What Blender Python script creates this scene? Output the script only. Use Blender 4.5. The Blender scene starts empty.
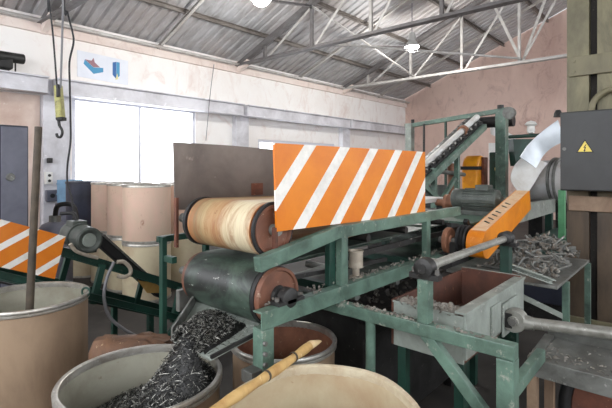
import bpy, bmesh, math, random
from mathutils import Vector as V, Matrix, noise
random.seed(7)
SC = bpy.context.scene
COL = SC.collection
PI = math.pi

# ------------------------------------------------------------------ camera
HC = 1.6
CA, SA, F = .749, .6626, 445.0
cam_d = bpy.data.cameras.new('camera'); cam = bpy.data.objects.new('camera', cam_d); COL.objects.link(cam)
cam.location = (0, 0, HC); cam.rotation_euler = (PI/2, 0, -math.asin(CA))
cam_d.sensor_width = 36; cam_d.lens = F/612*36; cam_d.shift_y = -36/612; cam_d.clip_start = .02
SC.camera = cam

def aty(px, py, y):
    t = (px-306)/F; x = y*(CA+t*SA)/(SA-t*CA); d = x*CA+y*SA
    return V((x, y, HC-(py-168)*d/F))
def atx(px, py, x):
    t = (px-306)/F; y = x*(SA-t*CA)/(CA+t*SA); d = x*CA+y*SA
    return V((x, y, HC-(py-168)*d/F))
def atd(px, py, d):
    X = (px-306)/F*d
    return V((CA*d+SA*X, SA*d-CA*X, HC-(py-168)*d/F))

# ------------------------------------------------------------------ materials
def lin(c):
    return tuple((v/12.92 if v <= .04045 else ((v+.055)/1.055)**2.4) for v in [x/255 for x in c])+(1,)
def new_mat(name):
    m = bpy.data.materials.new(name); m.use_nodes = True
    nt = m.node_tree; b = nt.nodes['Principled BSDF']
    return m, nt, b
def mixc(nt, fac, a, b):
    n = nt.nodes.new('ShaderNodeMix'); n.data_type = 'RGBA'
    for sock, v in ((n.inputs[0], fac), (n.inputs[6], a), (n.inputs[7], b)):
        if hasattr(v, 'links'): nt.links.new(v, sock)
        else: sock.default_value = v
    return n.outputs[2]
def ramp(nt, src, stops):
    r = nt.nodes.new('ShaderNodeValToRGB'); e = r.color_ramp.elements
    while len(e) < len(stops): e.new(.5)
    for el, (p, c) in zip(e, stops): el.position = p; el.color = c
    nt.links.new(src, r.inputs[0]); return r.outputs[0]
def nz(nt, scale, detail=5, rough=.6, vec=None, dist=0):
    n = nt.nodes.new('ShaderNodeTexNoise'); n.inputs['Scale'].default_value = scale
    n.inputs['Detail'].default_value = detail; n.inputs['Roughness'].default_value = rough; n.inputs['Distortion'].default_value = dist
    if vec is not None: nt.links.new(vec, n.inputs['Vector'])
    return n.outputs[0]
def coords(nt, scale=(1, 1, 1), loc=(0, 0, 0)):
    t = nt.nodes.new('ShaderNodeTexCoord'); mp = nt.nodes.new('ShaderNodeMapping')
    mp.inputs['Scale'].default_value = scale; mp.inputs['Location'].default_value = loc
    nt.links.new(t.outputs['Object'], mp.inputs[0]); return mp.outputs[0]
def math_n(nt, op, a, b=None):
    n = nt.nodes.new('ShaderNodeMath'); n.operation = op
    for i, v in enumerate((a, b)):
        if v is None: continue
        if hasattr(v, 'links'): nt.links.new(v, n.inputs[i])
        else: n.inputs[i].default_value = v
    return n.outputs[0]
def bump(nt, b, h, strength=.3, dist=.01):
    n = nt.nodes.new('ShaderNodeBump'); n.inputs['Strength'].default_value = strength; n.inputs['Distance'].default_value = dist
    nt.links.new(h, n.inputs['Height']); nt.links.new(n.outputs[0], b.inputs['Normal'])
BLK = (0, 0, 0, 1); WHT = (1, 1, 1, 1)
def worn(name, base, dirt=None, wear=None, scale=6, dirt_amt=.5, wear_amt=.3, rough=.55, metal=0, stretch=(1, 1, 1), bmp=.15):
    """base colour with blotches of dirt and patches of wear"""
    m, nt, b = new_mat(name); vec = coords(nt, stretch)
    col = lin(base)
    if dirt:
        f = ramp(nt, nz(nt, scale, 6, .65, vec, .4), [(.5-.25*dirt_amt, BLK), (.85-.2*dirt_amt, WHT)])
        col = mixc(nt, f, col, lin(dirt))
    if wear:
        f = ramp(nt, nz(nt, scale*3.3, 6, .7, vec, .2), [(.66-.2*wear_amt, BLK), (.72-.15*wear_amt, WHT)])
        col = mixc(nt, f, col, lin(wear))
    if hasattr(col, 'links'): nt.links.new(col, b.inputs['Base Color'])
    else: b.inputs['Base Color'].default_value = col
    b.inputs['Roughness'].default_value = rough; b.inputs['Metallic'].default_value = metal
    if bmp: bump(nt, b, nz(nt, scale*6, 4, .6, vec), bmp, .004)
    return m
def emit(name, c, s):
    m, nt, b = new_mat(name); b.inputs['Base Color'].default_value = lin(c)
    b.inputs['Emission Color'].default_value = lin(c); b.inputs['Emission Strength'].default_value = s
    return m

def column_mat():  # olive above, blending into a darker brown towards the bottom
    m, nt, b = new_mat('olive column browner below'); tc = nt.nodes.new('ShaderNodeTexCoord'); sp = nt.nodes.new('ShaderNodeSeparateXYZ'); nt.links.new(tc.outputs['Object'], sp.inputs[0])
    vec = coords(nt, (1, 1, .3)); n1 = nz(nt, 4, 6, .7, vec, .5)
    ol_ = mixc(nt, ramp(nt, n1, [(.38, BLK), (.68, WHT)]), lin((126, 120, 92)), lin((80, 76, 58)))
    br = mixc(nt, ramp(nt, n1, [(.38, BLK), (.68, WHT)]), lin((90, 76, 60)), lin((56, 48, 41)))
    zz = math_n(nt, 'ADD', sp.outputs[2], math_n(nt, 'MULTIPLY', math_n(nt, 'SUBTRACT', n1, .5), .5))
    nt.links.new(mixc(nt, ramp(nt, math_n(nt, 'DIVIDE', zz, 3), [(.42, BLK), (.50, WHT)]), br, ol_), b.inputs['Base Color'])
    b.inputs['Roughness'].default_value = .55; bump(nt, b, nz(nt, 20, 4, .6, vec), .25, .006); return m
M = {}
M['green'] = worn('green paint', (106, 134, 119), (56, 70, 62), (152, 156, 144), 6, .55, .3, .38)
M['dkgreen'] = worn('dark green paint', (32, 70, 58), (24, 40, 34), (76, 94, 84), 5, .4, .15, .5)
M['steel'] = worn('grey steel', (126, 128, 123), (72, 70, 65), (166, 166, 160), 7, .55, .2, .45, .25)
M['dksteel'] = worn('dark steel', (54, 54, 53), (28, 27, 26), (96, 94, 90), 7, .5, .2, .5, .3)
M['shaft'] = worn('worn shaft steel', (152, 152, 144), (104, 102, 94), (190, 190, 182), 12, .5, .2, .4, .2)
M['rustdk'] = worn('dark rust', (92, 56, 42), (54, 36, 30), (130, 92, 70), 6, .5, .2, .7)
M['greyp'] = worn('pale grey green paint', (150, 158, 150), (100, 104, 96), (180, 182, 174), 5, .5, .3, .5)
M['black'] = worn('black rubber', (26, 26, 27), (40, 38, 36), None, 8, .4, 0, .6)
M['rust'] = worn('rusty steel', (120, 72, 52), (70, 44, 36), (160, 110, 84), 9, .5, .3, .7)
M['rustdisc'] = worn('rust brown pulley', (150, 104, 78), (110, 70, 50), (176, 150, 126), 12, .5, .25, .6)
M['rust2'] = worn('rust stained pulley end', (128, 84, 64), (82, 58, 48), (160, 138, 120), 7, .55, .3, .6)
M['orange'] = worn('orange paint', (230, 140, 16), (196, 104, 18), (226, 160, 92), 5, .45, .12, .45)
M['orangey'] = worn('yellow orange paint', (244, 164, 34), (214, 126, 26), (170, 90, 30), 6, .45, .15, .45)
M['orangetop'] = worn('pale orange paint', (228, 196, 158), (210, 150, 96), (236, 214, 190), 8, .4, .3, .5)
M['browndr'] = worn('brown fibre drum', (160, 137, 112), (116, 95, 77), None, 3, .45, 0, .62, 0, (1, 1, .5))
M['pinkdr'] = worn('pale brown drum', (226, 192, 172), (206, 190, 162), (170, 118, 98), 2.2, .5, .12, .6, 0, (1, 1, .6))
M['creamdr'] = worn('cream drum', (208, 196, 164), (178, 150, 122), None, 2.2, .4, 0, .6)
M['bluedr'] = worn('dark blue drum', (58, 62, 78), (40, 42, 52), None, 4, .4, 0, .5)
M['lining'] = worn('drum lining', (164, 162, 146), (126, 120, 104), (116, 100, 80), 3.5, .45, .06, .5)
M['liningwarm'] = worn('warm drum lining', (190, 178, 148), (166, 140, 110), (150, 114, 86), 3.5, .5, .06, .55)
M['liningrust'] = worn('rusty drum lining', (150, 100, 74), (90, 56, 46), (180, 150, 120), 6, .5, .15, .6)
M['rim'] = worn('drum rim steel', (190, 188, 180), (136, 126, 112), (214, 212, 206), 14, .4, .2, .35, .55)
M['rimw'] = worn('cream drum rim', (204, 194, 168), (170, 146, 116), (228, 224, 210), 14, .4, .2, .5, .1)
M['wood'] = worn('pale wood pole', (206, 172, 112), (160, 118, 66), (226, 204, 156), 14, .45, .2, .6, 0, (1, 1, .3))
M['dkwood'] = worn('weathered brown pole', (84, 74, 60), (56, 48, 40), None, 14, .5, 0, .7)
M['cutwood'] = worn('fresh cut wood', (230, 206, 160), (206, 170, 120), None, 20, .4, 0, .6)
M['olive'] = worn('olive column paint', (122, 116, 90), (82, 78, 60), (150, 146, 118), 3, .5, .15, .55, 0, (1, 1, .35))
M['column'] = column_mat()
M['brownpl'] = worn('brown stained plate', (150, 128, 106), (108, 84, 66), None, 5, .5, 0, .6)
M['box'] = worn('charcoal enclosure', (56, 58, 58), (46, 47, 47), None, 4, .4, 0, .5, 0, (1, 1, 1), .05)
M['yellow'] = worn('sign yellow', (226, 206, 96), None, None, 4, 0, 0, .5, bmp=0)
M['sblack'] = worn('sign black', (18, 18, 18), None, None, 4, 0, 0, .5, bmp=0)
M['greyplate'] = worn('grey brown steel plate', (120, 110, 102), (86, 78, 72), (140, 128, 118), 3, .5, .08, .6, .05)
M['motor'] = worn('grey green motor paint', (84, 90, 84), (52, 56, 52), (116, 122, 112), 9, .45, .15, .5)
M['silver'] = worn('silver sheet metal', (206, 208, 208), (168, 156, 146), (226, 228, 230), 3, .45, .2, .4, .08)
M['whitep'] = worn('white paint', (226, 226, 222), (196, 190, 180), None, 4, .3, 0, .6)
M['bluewhite'] = worn('pale blue sheet', (220, 228, 234), (196, 204, 210), None, 4, .3, 0, .4, .2)
M['cable'] = worn('cable black', (34, 34, 36), None, None, 4, 0, 0, .6, bmp=0)
M['cablegrey'] = worn('cable grey', (120, 120, 122), None, None, 4, 0, 0, .6, bmp=0)
M['conduit'] = worn('pale conduit', (176, 166, 150), (130, 120, 104), None, 10, .4, 0, .6)
M['hoist'] = worn('hoist yellow green', (176, 172, 104), (112, 108, 76), (70, 66, 50), 14, .5, .3, .6)
M['cabgrey'] = worn('blue grey cabinet', (108, 110, 122), (88, 90, 102), None, 3, .5, 0, .5)
M['navy'] = worn('navy enclosure', (44, 48, 62), (30, 34, 46), None, 3, .4, 0, .5)
M['sack'] = worn('brown paper sack', (112, 80, 56), (62, 44, 34), (176, 150, 116), 7, .5, .15, .7)
M['card'] = worn('tan cardboard', (214, 172, 98), (186, 140, 74), None, 9, .4, 0, .8)
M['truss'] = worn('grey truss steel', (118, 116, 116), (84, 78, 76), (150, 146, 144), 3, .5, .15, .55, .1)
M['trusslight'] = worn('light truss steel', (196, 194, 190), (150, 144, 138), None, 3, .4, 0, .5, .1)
M['purlin'] = worn('purlin steel', (128, 122, 116), (82, 74, 68), (150, 146, 142), 3, .5, .1, .55)
M['pipewhite'] = worn('eave pipe paint', (200, 198, 194), (160, 150, 142), None, 3, .4, 0, .5)
M['swarfd'] = worn('dark metal shaving', (34, 34, 32), (20, 20, 20), None, 30, .4, 0, .45, .4, bmp=0)
M['swarfl'] = worn('bright metal shaving', (176, 176, 168), (110, 108, 100), None, 30, .4, 0, .35, .6, bmp=0)
M['debris'] = worn('grey debris', (140, 136, 126), (72, 66, 60), (186, 182, 172), 12, .6, .25, .7)
M['debrisdk'] = worn('dark debris', (88, 84, 78), (50, 46, 42), (140, 136, 128), 12, .5, .2, .7)
M['darkdirt'] = worn('dark dirt', (48, 44, 40), (28, 26, 24), (84, 78, 70), 9, .5, .2, .8)
M['brick'] = worn('pinkish infill wall', (216, 198, 186), (190, 162, 148), (222, 212, 204), 2, .5, .15, .8)
M['lampglass'] = emit('lamp glow', (255, 253, 246), 14)
M['lampcase'] = worn('lamp housing', (170, 170, 168), None, None, 4, 0, 0, .5, bmp=0)
M['poster'] = worn('poster paper', (226, 230, 238), (214, 218, 228), None, 3, .4, 0, .6, bmp=0)
M['pblue'] = worn('print blue', (70, 146, 186), None, None, 4, 0, 0, .6, bmp=0)
M['pdkblue'] = worn('print dark blue', (50, 100, 160), None, None, 4, 0, 0, .6, bmp=0)
M['pred'] = worn('print red brown', (150, 110, 118), None, None, 4, 0, 0, .6, bmp=0)
M['pyel'] = worn('print yellow', (222, 214, 150), None, None, 4, 0, 0, .6, bmp=0)
M['blueitem'] = worn('pale blue plastic', (120, 160, 190), (90, 120, 150), None, 5, .4, 0, .5)
M['beamw'] = worn('crane beam paint', (218, 218, 223), (166, 164, 168), (234, 234, 238), 1.6, .4, .2, .5)
M['framew'] = worn('window frame paint', (212, 214, 222), None, None, 4, 0, 0, .5, bmp=0)
M['pane'] = emit('bright frosted pane', (246, 249, 255), 3.2)
M['fillpane'] = emit('added fill light pane', (248, 250, 255), 3.4)
M['screw'] = worn('bolt steel', (110, 108, 104), None, None, 4, 0, 0, .5, .4, bmp=0)
M['greenbright'] = worn('bright green paint', (86, 150, 104), (60, 110, 76), None, 5, .4, 0, .5)

def wall_mat(name, base, d1, d2, low=None):
    m, nt, b = new_mat(name); vec = coords(nt, (1, 1, .6))
    f = ramp(nt, nz(nt, .7, 7, .68, vec, .6), [(.42, BLK), (.72, WHT)])
    col = mixc(nt, f, lin(base), lin(d1))
    f2 = ramp(nt, nz(nt, 2.3, 7, .72, vec, 1.2), [(.52, BLK), (.78, WHT)])
    col = mixc(nt, f2, col, lin(d2))
    nt.links.new(col, b.inputs['Base Color']); b.inputs['Roughness'].default_value = .85
    bump(nt, b, nz(nt, 9, 6, .7, vec), .4, .02); return m
M['plaster'] = wall_mat('whitewashed plaster', (242, 240, 237), (236, 230, 225), (216, 198, 190))
M['endwall'] = wall_mat('pinkish sooty plaster', (214, 188, 176), (194, 164, 152), (158, 128, 120))
M['plate'] = wall_mat('pale pink plaster edge', (232, 220, 212), (220, 200, 190), (190, 166, 156))
M['floor'] = worn('dirty concrete', (62, 58, 53), (32, 29, 27), (92, 86, 80), 1.6, .6, .15, .8)
M['dimwall'] = wall_mat('grey plaster', (190, 186, 180), (160, 154, 148), (140, 130, 124))
def roof_mat():
    m, nt, b = new_mat('corrugated roof sheet'); vec = coords(nt, (1, .18, 1))
    f = ramp(nt, nz(nt, 4, 6, .7, vec, .5), [(.4, BLK), (.75, WHT)])
    col = mixc(nt, f, lin((192, 192, 194)), lin((146, 143, 142)))
    f = ramp(nt, nz(nt, .5, 5, .6, coords(nt)), [(.45, BLK), (.8, WHT)])
    col = mixc(nt, f, col, lin((182, 170, 164)))
    nt.links.new(col, b.inputs['Base Color']); b.inputs['Roughness'].default_value = .6; b.inputs['Metallic'].default_value = .1
    return m
M['roof'] = roof_mat()
def stripe_mat(name, org, kind):
    m, nt, b = new_mat(name)
    tc = nt.nodes.new('ShaderNodeTexCoord'); sp = nt.nodes.new('ShaderNodeSeparateXYZ'); nt.links.new(tc.outputs['Object'], sp.inputs[0])
    x = math_n(nt, 'ADD', sp.outputs[0], org[0]); z = math_n(nt, 'ADD', sp.outputs[2], org[2])
    if kind == 'main':
        u = math_n(nt, 'SUBTRACT', x, math_n(nt, 'MULTIPLY', math_n(nt, 'SUBTRACT', z, 1.34), .915))
        f = math_n(nt, 'FRACT', math_n(nt, 'DIVIDE', math_n(nt, 'SUBTRACT', u, 1.352-2.535), .2535)); w = .315
    else:
        v = math_n(nt, 'SUBTRACT', z, math_n(nt, 'MULTIPLY', math_n(nt, 'SUBTRACT', x, .76), .5))
        f = math_n(nt, 'FRACT', math_n(nt, 'DIVIDE', math_n(nt, 'SUBTRACT', v, .98-1.38), .138)); w = .3
    mask = math_n(nt, 'LESS_THAN', f, w)
    vec = coords(nt)
    o = mixc(nt, ramp(nt, nz(nt, 3, 6, .65, vec, .3), [(.35, BLK), (.7, WHT)]), lin((226, 132, 18)), lin((206, 108, 18)))
    # paint faded towards the discharge end, in cloudy patches
    fade = math_n(nt, 'MULTIPLY', ramp(nt, nz(nt, 5, 6, .7, vec, .6), [(.35, BLK), (.65, WHT)]), ramp(nt, x, [(0, WHT), (1, BLK)]))
    o = mixc(nt, fade, o, lin((206, 130, 72)))
    o = mixc(nt, ramp(nt, nz(nt, 26, 6, .8, vec), [(.68, BLK), (.72, WHT)]), o, lin((130, 80, 44)))
    wcol = mixc(nt, ramp(nt, nz(nt, 8, 5, .7, vec), [(.45, BLK), (.75, WHT)]), lin((238, 236, 228)), lin((206, 202, 192)))
    nt.links.new(mixc(nt, mask, o, wcol), b.inputs['Base Color']); b.inputs['Roughness'].default_value = .45
    return m
def belt_mat(name, upper):
    m, nt, b = new_mat(name)
    tc = nt.nodes.new('ShaderNodeTexCoord'); sp = nt.nodes.new('ShaderNodeSeparateXYZ'); nt.links.new(tc.outputs['Object'], sp.inputs[0])
    if upper:
        yy = math_n(nt, 'ADD', math_n(nt, 'DIVIDE', sp.outputs[1], .60), .5)
        nn = math_n(nt, 'MULTIPLY', math_n(nt, 'SUBTRACT', nz(nt, 6, 4, .6, coords(nt, (.7, 5, .7))), .5), .35)
        base = ramp(nt, math_n(nt, 'ADD', yy, nn), [(0, lin((150, 84, 46))), (.03, lin((190, 128, 78))), (.08, lin((214, 202, 170))), (.30, lin((206, 192, 158))), (.42, lin((170, 128, 88))), (.55, lin((182, 160, 116))), (.70, lin((132, 112, 80))), (.84, lin((196, 126, 72))), (1, lin((176, 98, 50)))])
        base = mixc(nt, ramp(nt, nz(nt, 8, 6, .75, coords(nt, (.6, 3.5, .6)), .8), [(.44, BLK), (.74, WHT)]), base, lin((146, 94, 58)))
        base = mixc(nt, ramp(nt, nz(nt, 24, 5, .75, coords(nt, (1.6, .8, 1.6))), [(.64, BLK), (.7, WHT)]), base, lin((70, 56, 40)))
        b.inputs['Roughness'].default_value = .65
    else:
        base = mixc(nt, ramp(nt, nz(nt, 6, 6, .7, coords(nt, (1, .6, 1)), .6), [(.42, BLK), (.7, WHT)]), lin((36, 40, 38)), lin((88, 108, 94)))
        base = mixc(nt, ramp(nt, nz(nt, 26, 5, .7, coords(nt, (2.4, .6, 2.4))), [(.66, BLK), (.7, WHT)]), base, lin((176, 180, 170)))
        b.inputs['Roughness'].default_value = .42
    nt.links.new(base, b.inputs['Base Color']); return m

# ------------------------------------------------------------------ mesh builder
class MB:
    def __init__(s): s.bm = bmesh.new(); s.mi = 0
    def face(s, vs):
        try: f = s.bm.faces.new(vs); f.material_index = s.mi; return f
        except ValueError: return None
    def v(s, p): return s.bm.verts.new(p)
    def hexa(s, b, t):
        b = [s.v(p) for p in b]; t = [s.v(p) for p in t]; n = len(b)
        s.face(b[::-1]); s.face(t)
        for i in range(n): s.face([b[i], b[(i+1) % n], t[(i+1) % n], t[i]])
        return s
    def box(s, lo, hi):
        (x0, y0, z0), (x1, y1, z1) = lo, hi
        return s.hexa([(x0, y0, z0), (x1, y0, z0), (x1, y1, z0), (x0, y1, z0)], [(x0, y0, z1), (x1, y0, z1), (x1, y1, z1), (x0, y1, z1)])
    def extr(s, p0, p1, sec, up=(0, 0, 1)):
        p0, p1 = V(p0), V(p1); d = (p1-p0).normalized(); up = V(up)
        if abs(d.dot(up)) > .98: up = V((0, 1, 0)) if abs(d.y) < .9 else V((1, 0, 0))
        r = d.cross(up).normalized(); u = r.cross(d).normalized()
        return s.hexa([p0+r*a+u*b for a, b in sec], [p1+r*a+u*b for a, b in sec])
    def beam(s, p0, p1, w, h, up=(0, 0, 1)):
        return s.extr(p0, p1, [(-w/2, -h/2), (w/2, -h/2), (w/2, h/2), (-w/2, h/2)], up)
    def chan(s, p0, p1, w, h, t=.008, up=(0, 0, 1), flip=1):
        k = flip
        sec = [(-w/2*k, -h/2), (w/2*k, -h/2), (w/2*k, -h/2+t), ((-w/2+t)*k, -h/2+t), ((-w/2+t)*k, h/2-t), (w/2*k, h/2-t), (w/2*k, h/2), (-w/2*k, h/2)]
        return s.extr(p0, p1, sec, up)
    def ibeam(s, p0, p1, w, h, t=.008, up=(0, 0, 1)):
        a, b = w/2, h/2; q = t/2
        return s.extr(p0, p1, [(-a, -b), (a, -b), (a, -b+t), (q, -b+t), (q, b-t), (a, b-t), (a, b), (-a, b), (-a, b-t), (-q, b-t), (-q, -b+t), (-a, -b+t)], up)
    def angle(s, p0, p1, w, t=.006, up=(0, 0, 1)):
        return s.extr(p0, p1, [(0, 0), (w, 0), (w, t), (t, t), (t, w), (0, w)], up)
    def cyl(s, p0, p1, r0, r1=None, n=24):
        r1 = r0 if r1 is None else r1
        p0, p1 = V(p0), V(p1); d = (p1-p0).normalized(); up = V((0, 0, 1)) if abs(d.z) < .95 else V((1, 0, 0))
        a = d.cross(up).normalized(); b = d.cross(a).normalized()
        A = [s.v(p0+(a*math.cos(2*PI*i/n)+b*math.sin(2*PI*i/n))*r0) for i in range(n)]
        B = [s.v(p1+(a*math.cos(2*PI*i/n)+b*math.sin(2*PI*i/n))*r1) for i in range(n)]
        s.face(A); s.face(B[::-1])
        for i in range(n): s.face([A[i], B[i], B[(i+1) % n], A[(i+1) % n]])
        return s
    def rev(s, o, axis, prof, n=40, closed=False, warp=None):
        """surface of revolution: prof = [(r, h)] about axis at o"""
        o = V(o); d = V(axis).normalized(); up = V((0, 0, 1)) if abs(d.z) < .95 else V((1, 0, 0))
        a = up.cross(d).normalized(); b = d.cross(a).normalized()
        rings = []
        for r, h in prof:
            if r < 1e-6: rings.append([s.v(o+d*h)]); continue
            ring = []
            for i in range(n):
                t = 2*PI*i/n; k = warp(t) if warp else 1
                ring.append(s.v(o+d*h+(a*math.cos(t)+b*math.sin(t))*r*k))
            rings.append(ring)
        m = len(rings)
        for j in range(m if closed else m-1):
            A, B = rings[j], rings[(j+1) % m]
            for i in range(n):
                i2 = (i+1) % n
                if len(A) == 1 and len(B) == 1: continue
                if len(A) == 1: s.face([A[0], B[i], B[i2]])
                elif len(B) == 1: s.face([A[i], A[i2], B[0]])
                else: s.face([A[i], A[i2], B[i2], B[i]])
        return s
    def tube(s, pts, r, n=8, sub=6):
        pts = [V(p) for p in pts]
        if len(pts) > 2 and sub > 1:
            q = [pts[0]*2-pts[1]]+pts+[pts[-1]*2-pts[-2]]; out = []
            for i in range(1, len(q)-2):
                for k in range(sub):
                    t = k/sub; a, b, c, d = q[i-1:i+3]
                    out.append(.5*((2*b)+(c-a)*t+(2*a-5*b+4*c-d)*t*t+(3*b-a-3*c+d)*t**3))
            pts = out+[pts[-1]]
        rings = []; ref = V((.3, .5, .81)).normalized()
        for i, p in enumerate(pts):
            d = (pts[min(i+1, len(pts)-1)]-pts[max(i-1, 0)]).normalized()
            a = d.cross(ref).normalized(); ref = a.cross(d).normalized()
            rr = r(i/(len(pts)-1)) if callable(r) else r
            rings.append([s.v(p+(a*math.cos(2*PI*k/n)+ref*math.sin(2*PI*k/n))*rr) for k in range(n)])
        for A, B in zip(rings, rings[1:]):
            for k in range(n): s.face([A[k], A[(k+1) % n], B[(k+1) % n], B[k]])
        s.face(rings[0][::-1]); s.face(rings[-1]); return s
    def prism(s, pts, off):
        off = V(off); return s.hexa([V(p) for p in pts], [V(p)+off for p in pts])
    def loft(s, rings, cap=True):
        R = [[s.v(p) for p in r] for r in rings]; n = len(R[0])
        for A, B in zip(R, R[1:]):
            for k in range(n): s.face([A[k], A[(k+1) % n], B[(k+1) % n], B[k]])
        if cap: s.face(R[0][::-1]); s.face(R[-1])
        return s
    def chunk(s, c, r, sq=(1, 1, 1)):
        c = V(c); q = Matrix.Rotation(random.random()*6, 3, V((random.random()-.5, random.random()-.5, random.random()-.5)).normalized())
        g = bmesh.ops.create_icosphere(s.bm, subdivisions=1, radius=r)
        for v in g['verts']:
            v.co = c+q @ (V((v.co.x*sq[0], v.co.y*sq[1], v.co.z*sq[2]))*random.uniform(.75, 1.25))
        return s
    def build(s, name, mat, parent=None, smooth=None, bevel=0, org=None):
        bmesh.ops.recalc_face_normals(s.bm, faces=s.bm.faces)
        me = bpy.data.meshes.new(name)
        o_ = ORG[parent] if parent is not None else (V(org) if org is not None else V((0, 0, 0)))
        bmesh.ops.translate(s.bm, verts=s.bm.verts, vec=-o_)
        s.bm.to_mesh(me); s.bm.free()
        for mm in (mat if isinstance(mat, list) else [mat]): me.materials.append(mm)
        o = bpy.data.objects.new(name, me); COL.objects.link(o); ORG[o] = o_
        if parent is not None: o.parent = parent
        else: o.location = o_
        if smooth is not None:
            for p in me.polygons: p.use_smooth = True
            me.set_sharp_from_angle(angle=math.radians(smooth))
        if bevel:
            md = o.modifiers.new('bevel', 'BEVEL'); md.width = bevel; md.segments = 2; md.limit_method = 'ANGLE'; md.angle_limit = math.radians(50)
        return o
ORG = {}
def thing(name, label, cat, loc, group=None):
    o = bpy.data.objects.new(name, None); COL.objects.link(o); o.location = loc; o.empty_display_size = .1
    ORG[o] = V(loc); return tag(o, label, cat, group)
def tag(o, label=None, cat=None, group=None, kind=None):
    if label: o['label'] = label
    if cat: o['category'] = cat
    if group: o['group'] = group
    if kind: o['kind'] = kind
    return o
def struct(o): o['kind'] = 'structure'; return o
def copy_tree(o, loc, label=None):
    c = o.copy(); COL.objects.link(c); c.location = loc; ORG[c] = V(loc)
    if label: c['label'] = label
    for ch in list(o.children):
        d = ch.copy(); COL.objects.link(d); d.parent = c
    return c

# ================================================================== SETTING
WY, EX, EZ, RS, RIDGE = 8.5, 15.4, 4.12, .40, .35     # window wall, end wall, eave, roof slope, ridge
def rz(y): return EZ+RS*(WY-max(y, RIDGE))-RS*max(0, RIDGE-y)
X0, Y0 = -2.5, -5.0
struct(MB().box((X0, Y0, -.15), (EX+.3, WY+.3, 0)).build('floor', M['floor']))
# window wall, with a wide opening in the first bay and a low one in the second
wl = MB()
W1 = (3.22, 5.86, 1.05, 2.90); W2 = (7.75, 10.95, 1.05, 2.34)
wl.box((X0, WY, 0), (EX, WY+.3, W1[2])); wl.box((X0, WY, W1[2]), (W1[0], WY+.3, W1[3])); wl.box((X0, WY, W1[3]), (EX, WY+.3, EZ+.1))
wl.box((W1[1], WY, W1[2]), (W2[0], WY+.3, W1[3])); wl.box((W2[0], WY, W2[3]), (W2[1], WY+.3, W1[3])); wl.box((W2[1], WY, W1[2]), (EX, WY+.3, W1[3]))
struct(wl.build('wall_left', M['plaster']))
we = MB().prism([(EX, Y0, 0), (EX, WY+.3, 0), (EX, WY+.3, rz(WY)+.1), (EX, RIDGE, rz(RIDGE)+.1), (EX, Y0, rz(Y0)+.1)], (.3, 0, 0))
struct(we.build('wall_far', M['endwall']))
# the two walls behind the camera: unseen, with high glowing panes added to light the hall
def high_wall(name, n0, horizontal, fixed, a0, a1, spans, z0, z1, top):
    m_ = MB(); t = -.3
    def bx(u0, u1, za, zb_):
        lo, hi = ((u0, fixed+t, za), (u1, fixed, zb_)) if horizontal else ((fixed+t, u0, za), (fixed, u1, zb_))
        return m_.box(lo, hi)
    bx(a0, a1, 0, z0); bx(a0, a1, z1, top); e = a0
    for u0, u1 in spans: bx(e, u0, z0, z1); e = u1
    bx(e, a1, z0, z1)
    struct(m_.build(name, M['dimwall']))
    for i, (u0, u1) in enumerate(spans):
        k_ = MB(); f_ = fixed-.15
        def b2(m2, ua, ub, za, zb_, th=.05):
            return m2.box(*(((ua, f_-th, za), (ub, f_+th, zb_)) if horizontal else ((f_-th, ua, za), (f_+th, ub, zb_))))
        for ua, ub, za, zb_ in ((u0, u0+.07, z0, z1), (u1-.07, u1, z0, z1), (u0+.07, u1-.07, z0, z0+.07), (u0+.07, u1-.07, z1-.07, z1), ((u0+u1)/2-.03, (u0+u1)/2+.03, z0+.07, z1-.07)): b2(k_, ua, ub, za, zb_)
        fr = struct(k_.build('window_%d' % (n0+i), M['framew']))
        b2(MB(), u0+.07, u1-.07, z0+.07, z1-.07, .01).build('pane', M['fillpane'], fr)  # added window out of view, its pane glows as fill light
high_wall('wall_right', 3, True, Y0, X0, EX, [(-1.8, 2.2), (2.8, 6.8), (7.4, 11.2), (11.7, 15)], 1.9, 4.3, rz(Y0)+.1)
high_wall('wall_back', 7, False, X0, Y0, WY+.3, [(-4.2, -.8), (-.2, 3.4), (4.0, 7.8)], 1.7, 4.2, EZ+.15)
# corrugated roof, one mesh per slope side by side in the same deck
rb = MB(); pitch = .21; n = int((EX-X0)/pitch); prof = []
for i in range(n+1):
    x = X0+i*pitch
    prof += [(x, 0), (x+.030, .034), (x+.060, .034), (x+.085, 0)] if i < n else [(x, 0)]
rows = []
for y in (WY+.3, RIDGE, Y0):
    z = rz(y)+.14; rows.append([rb.v((x, y, z+h)) for x, h in prof])
for A, B in zip(rows, rows[1:]):
    for i in range(len(A)-1): rb.face([A[i], A[i+1], B[i+1], B[i]])
ceil = struct(rb.build('ceiling', M['roof']))
sol = ceil.modifiers.new('thickness', 'SOLIDIFY'); sol.thickness = .012; sol.offset = 1
for y in (7.45, 6.15, 4.85, 3.55, 2.25, .95, -.4, -1.7, -3.0, -4.3):
    MB().chan((X0, y, rz(y)+.085), (EX, y, rz(y)+.085), .06, .09, .012).build('purlin', M['purlin'], ceil)
struct(MB().box((X0, WY-.07, EZ-.20), (EX, WY-.001, EZ-.05)).build('trim_1', M['plate']))
struct(MB().tube([(X0, WY-.16, EZ-.02), (EX, WY-.16, EZ-.02)], .03, 10, 1).build('trim_2', M['pipewhite'], smooth=40))
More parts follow.
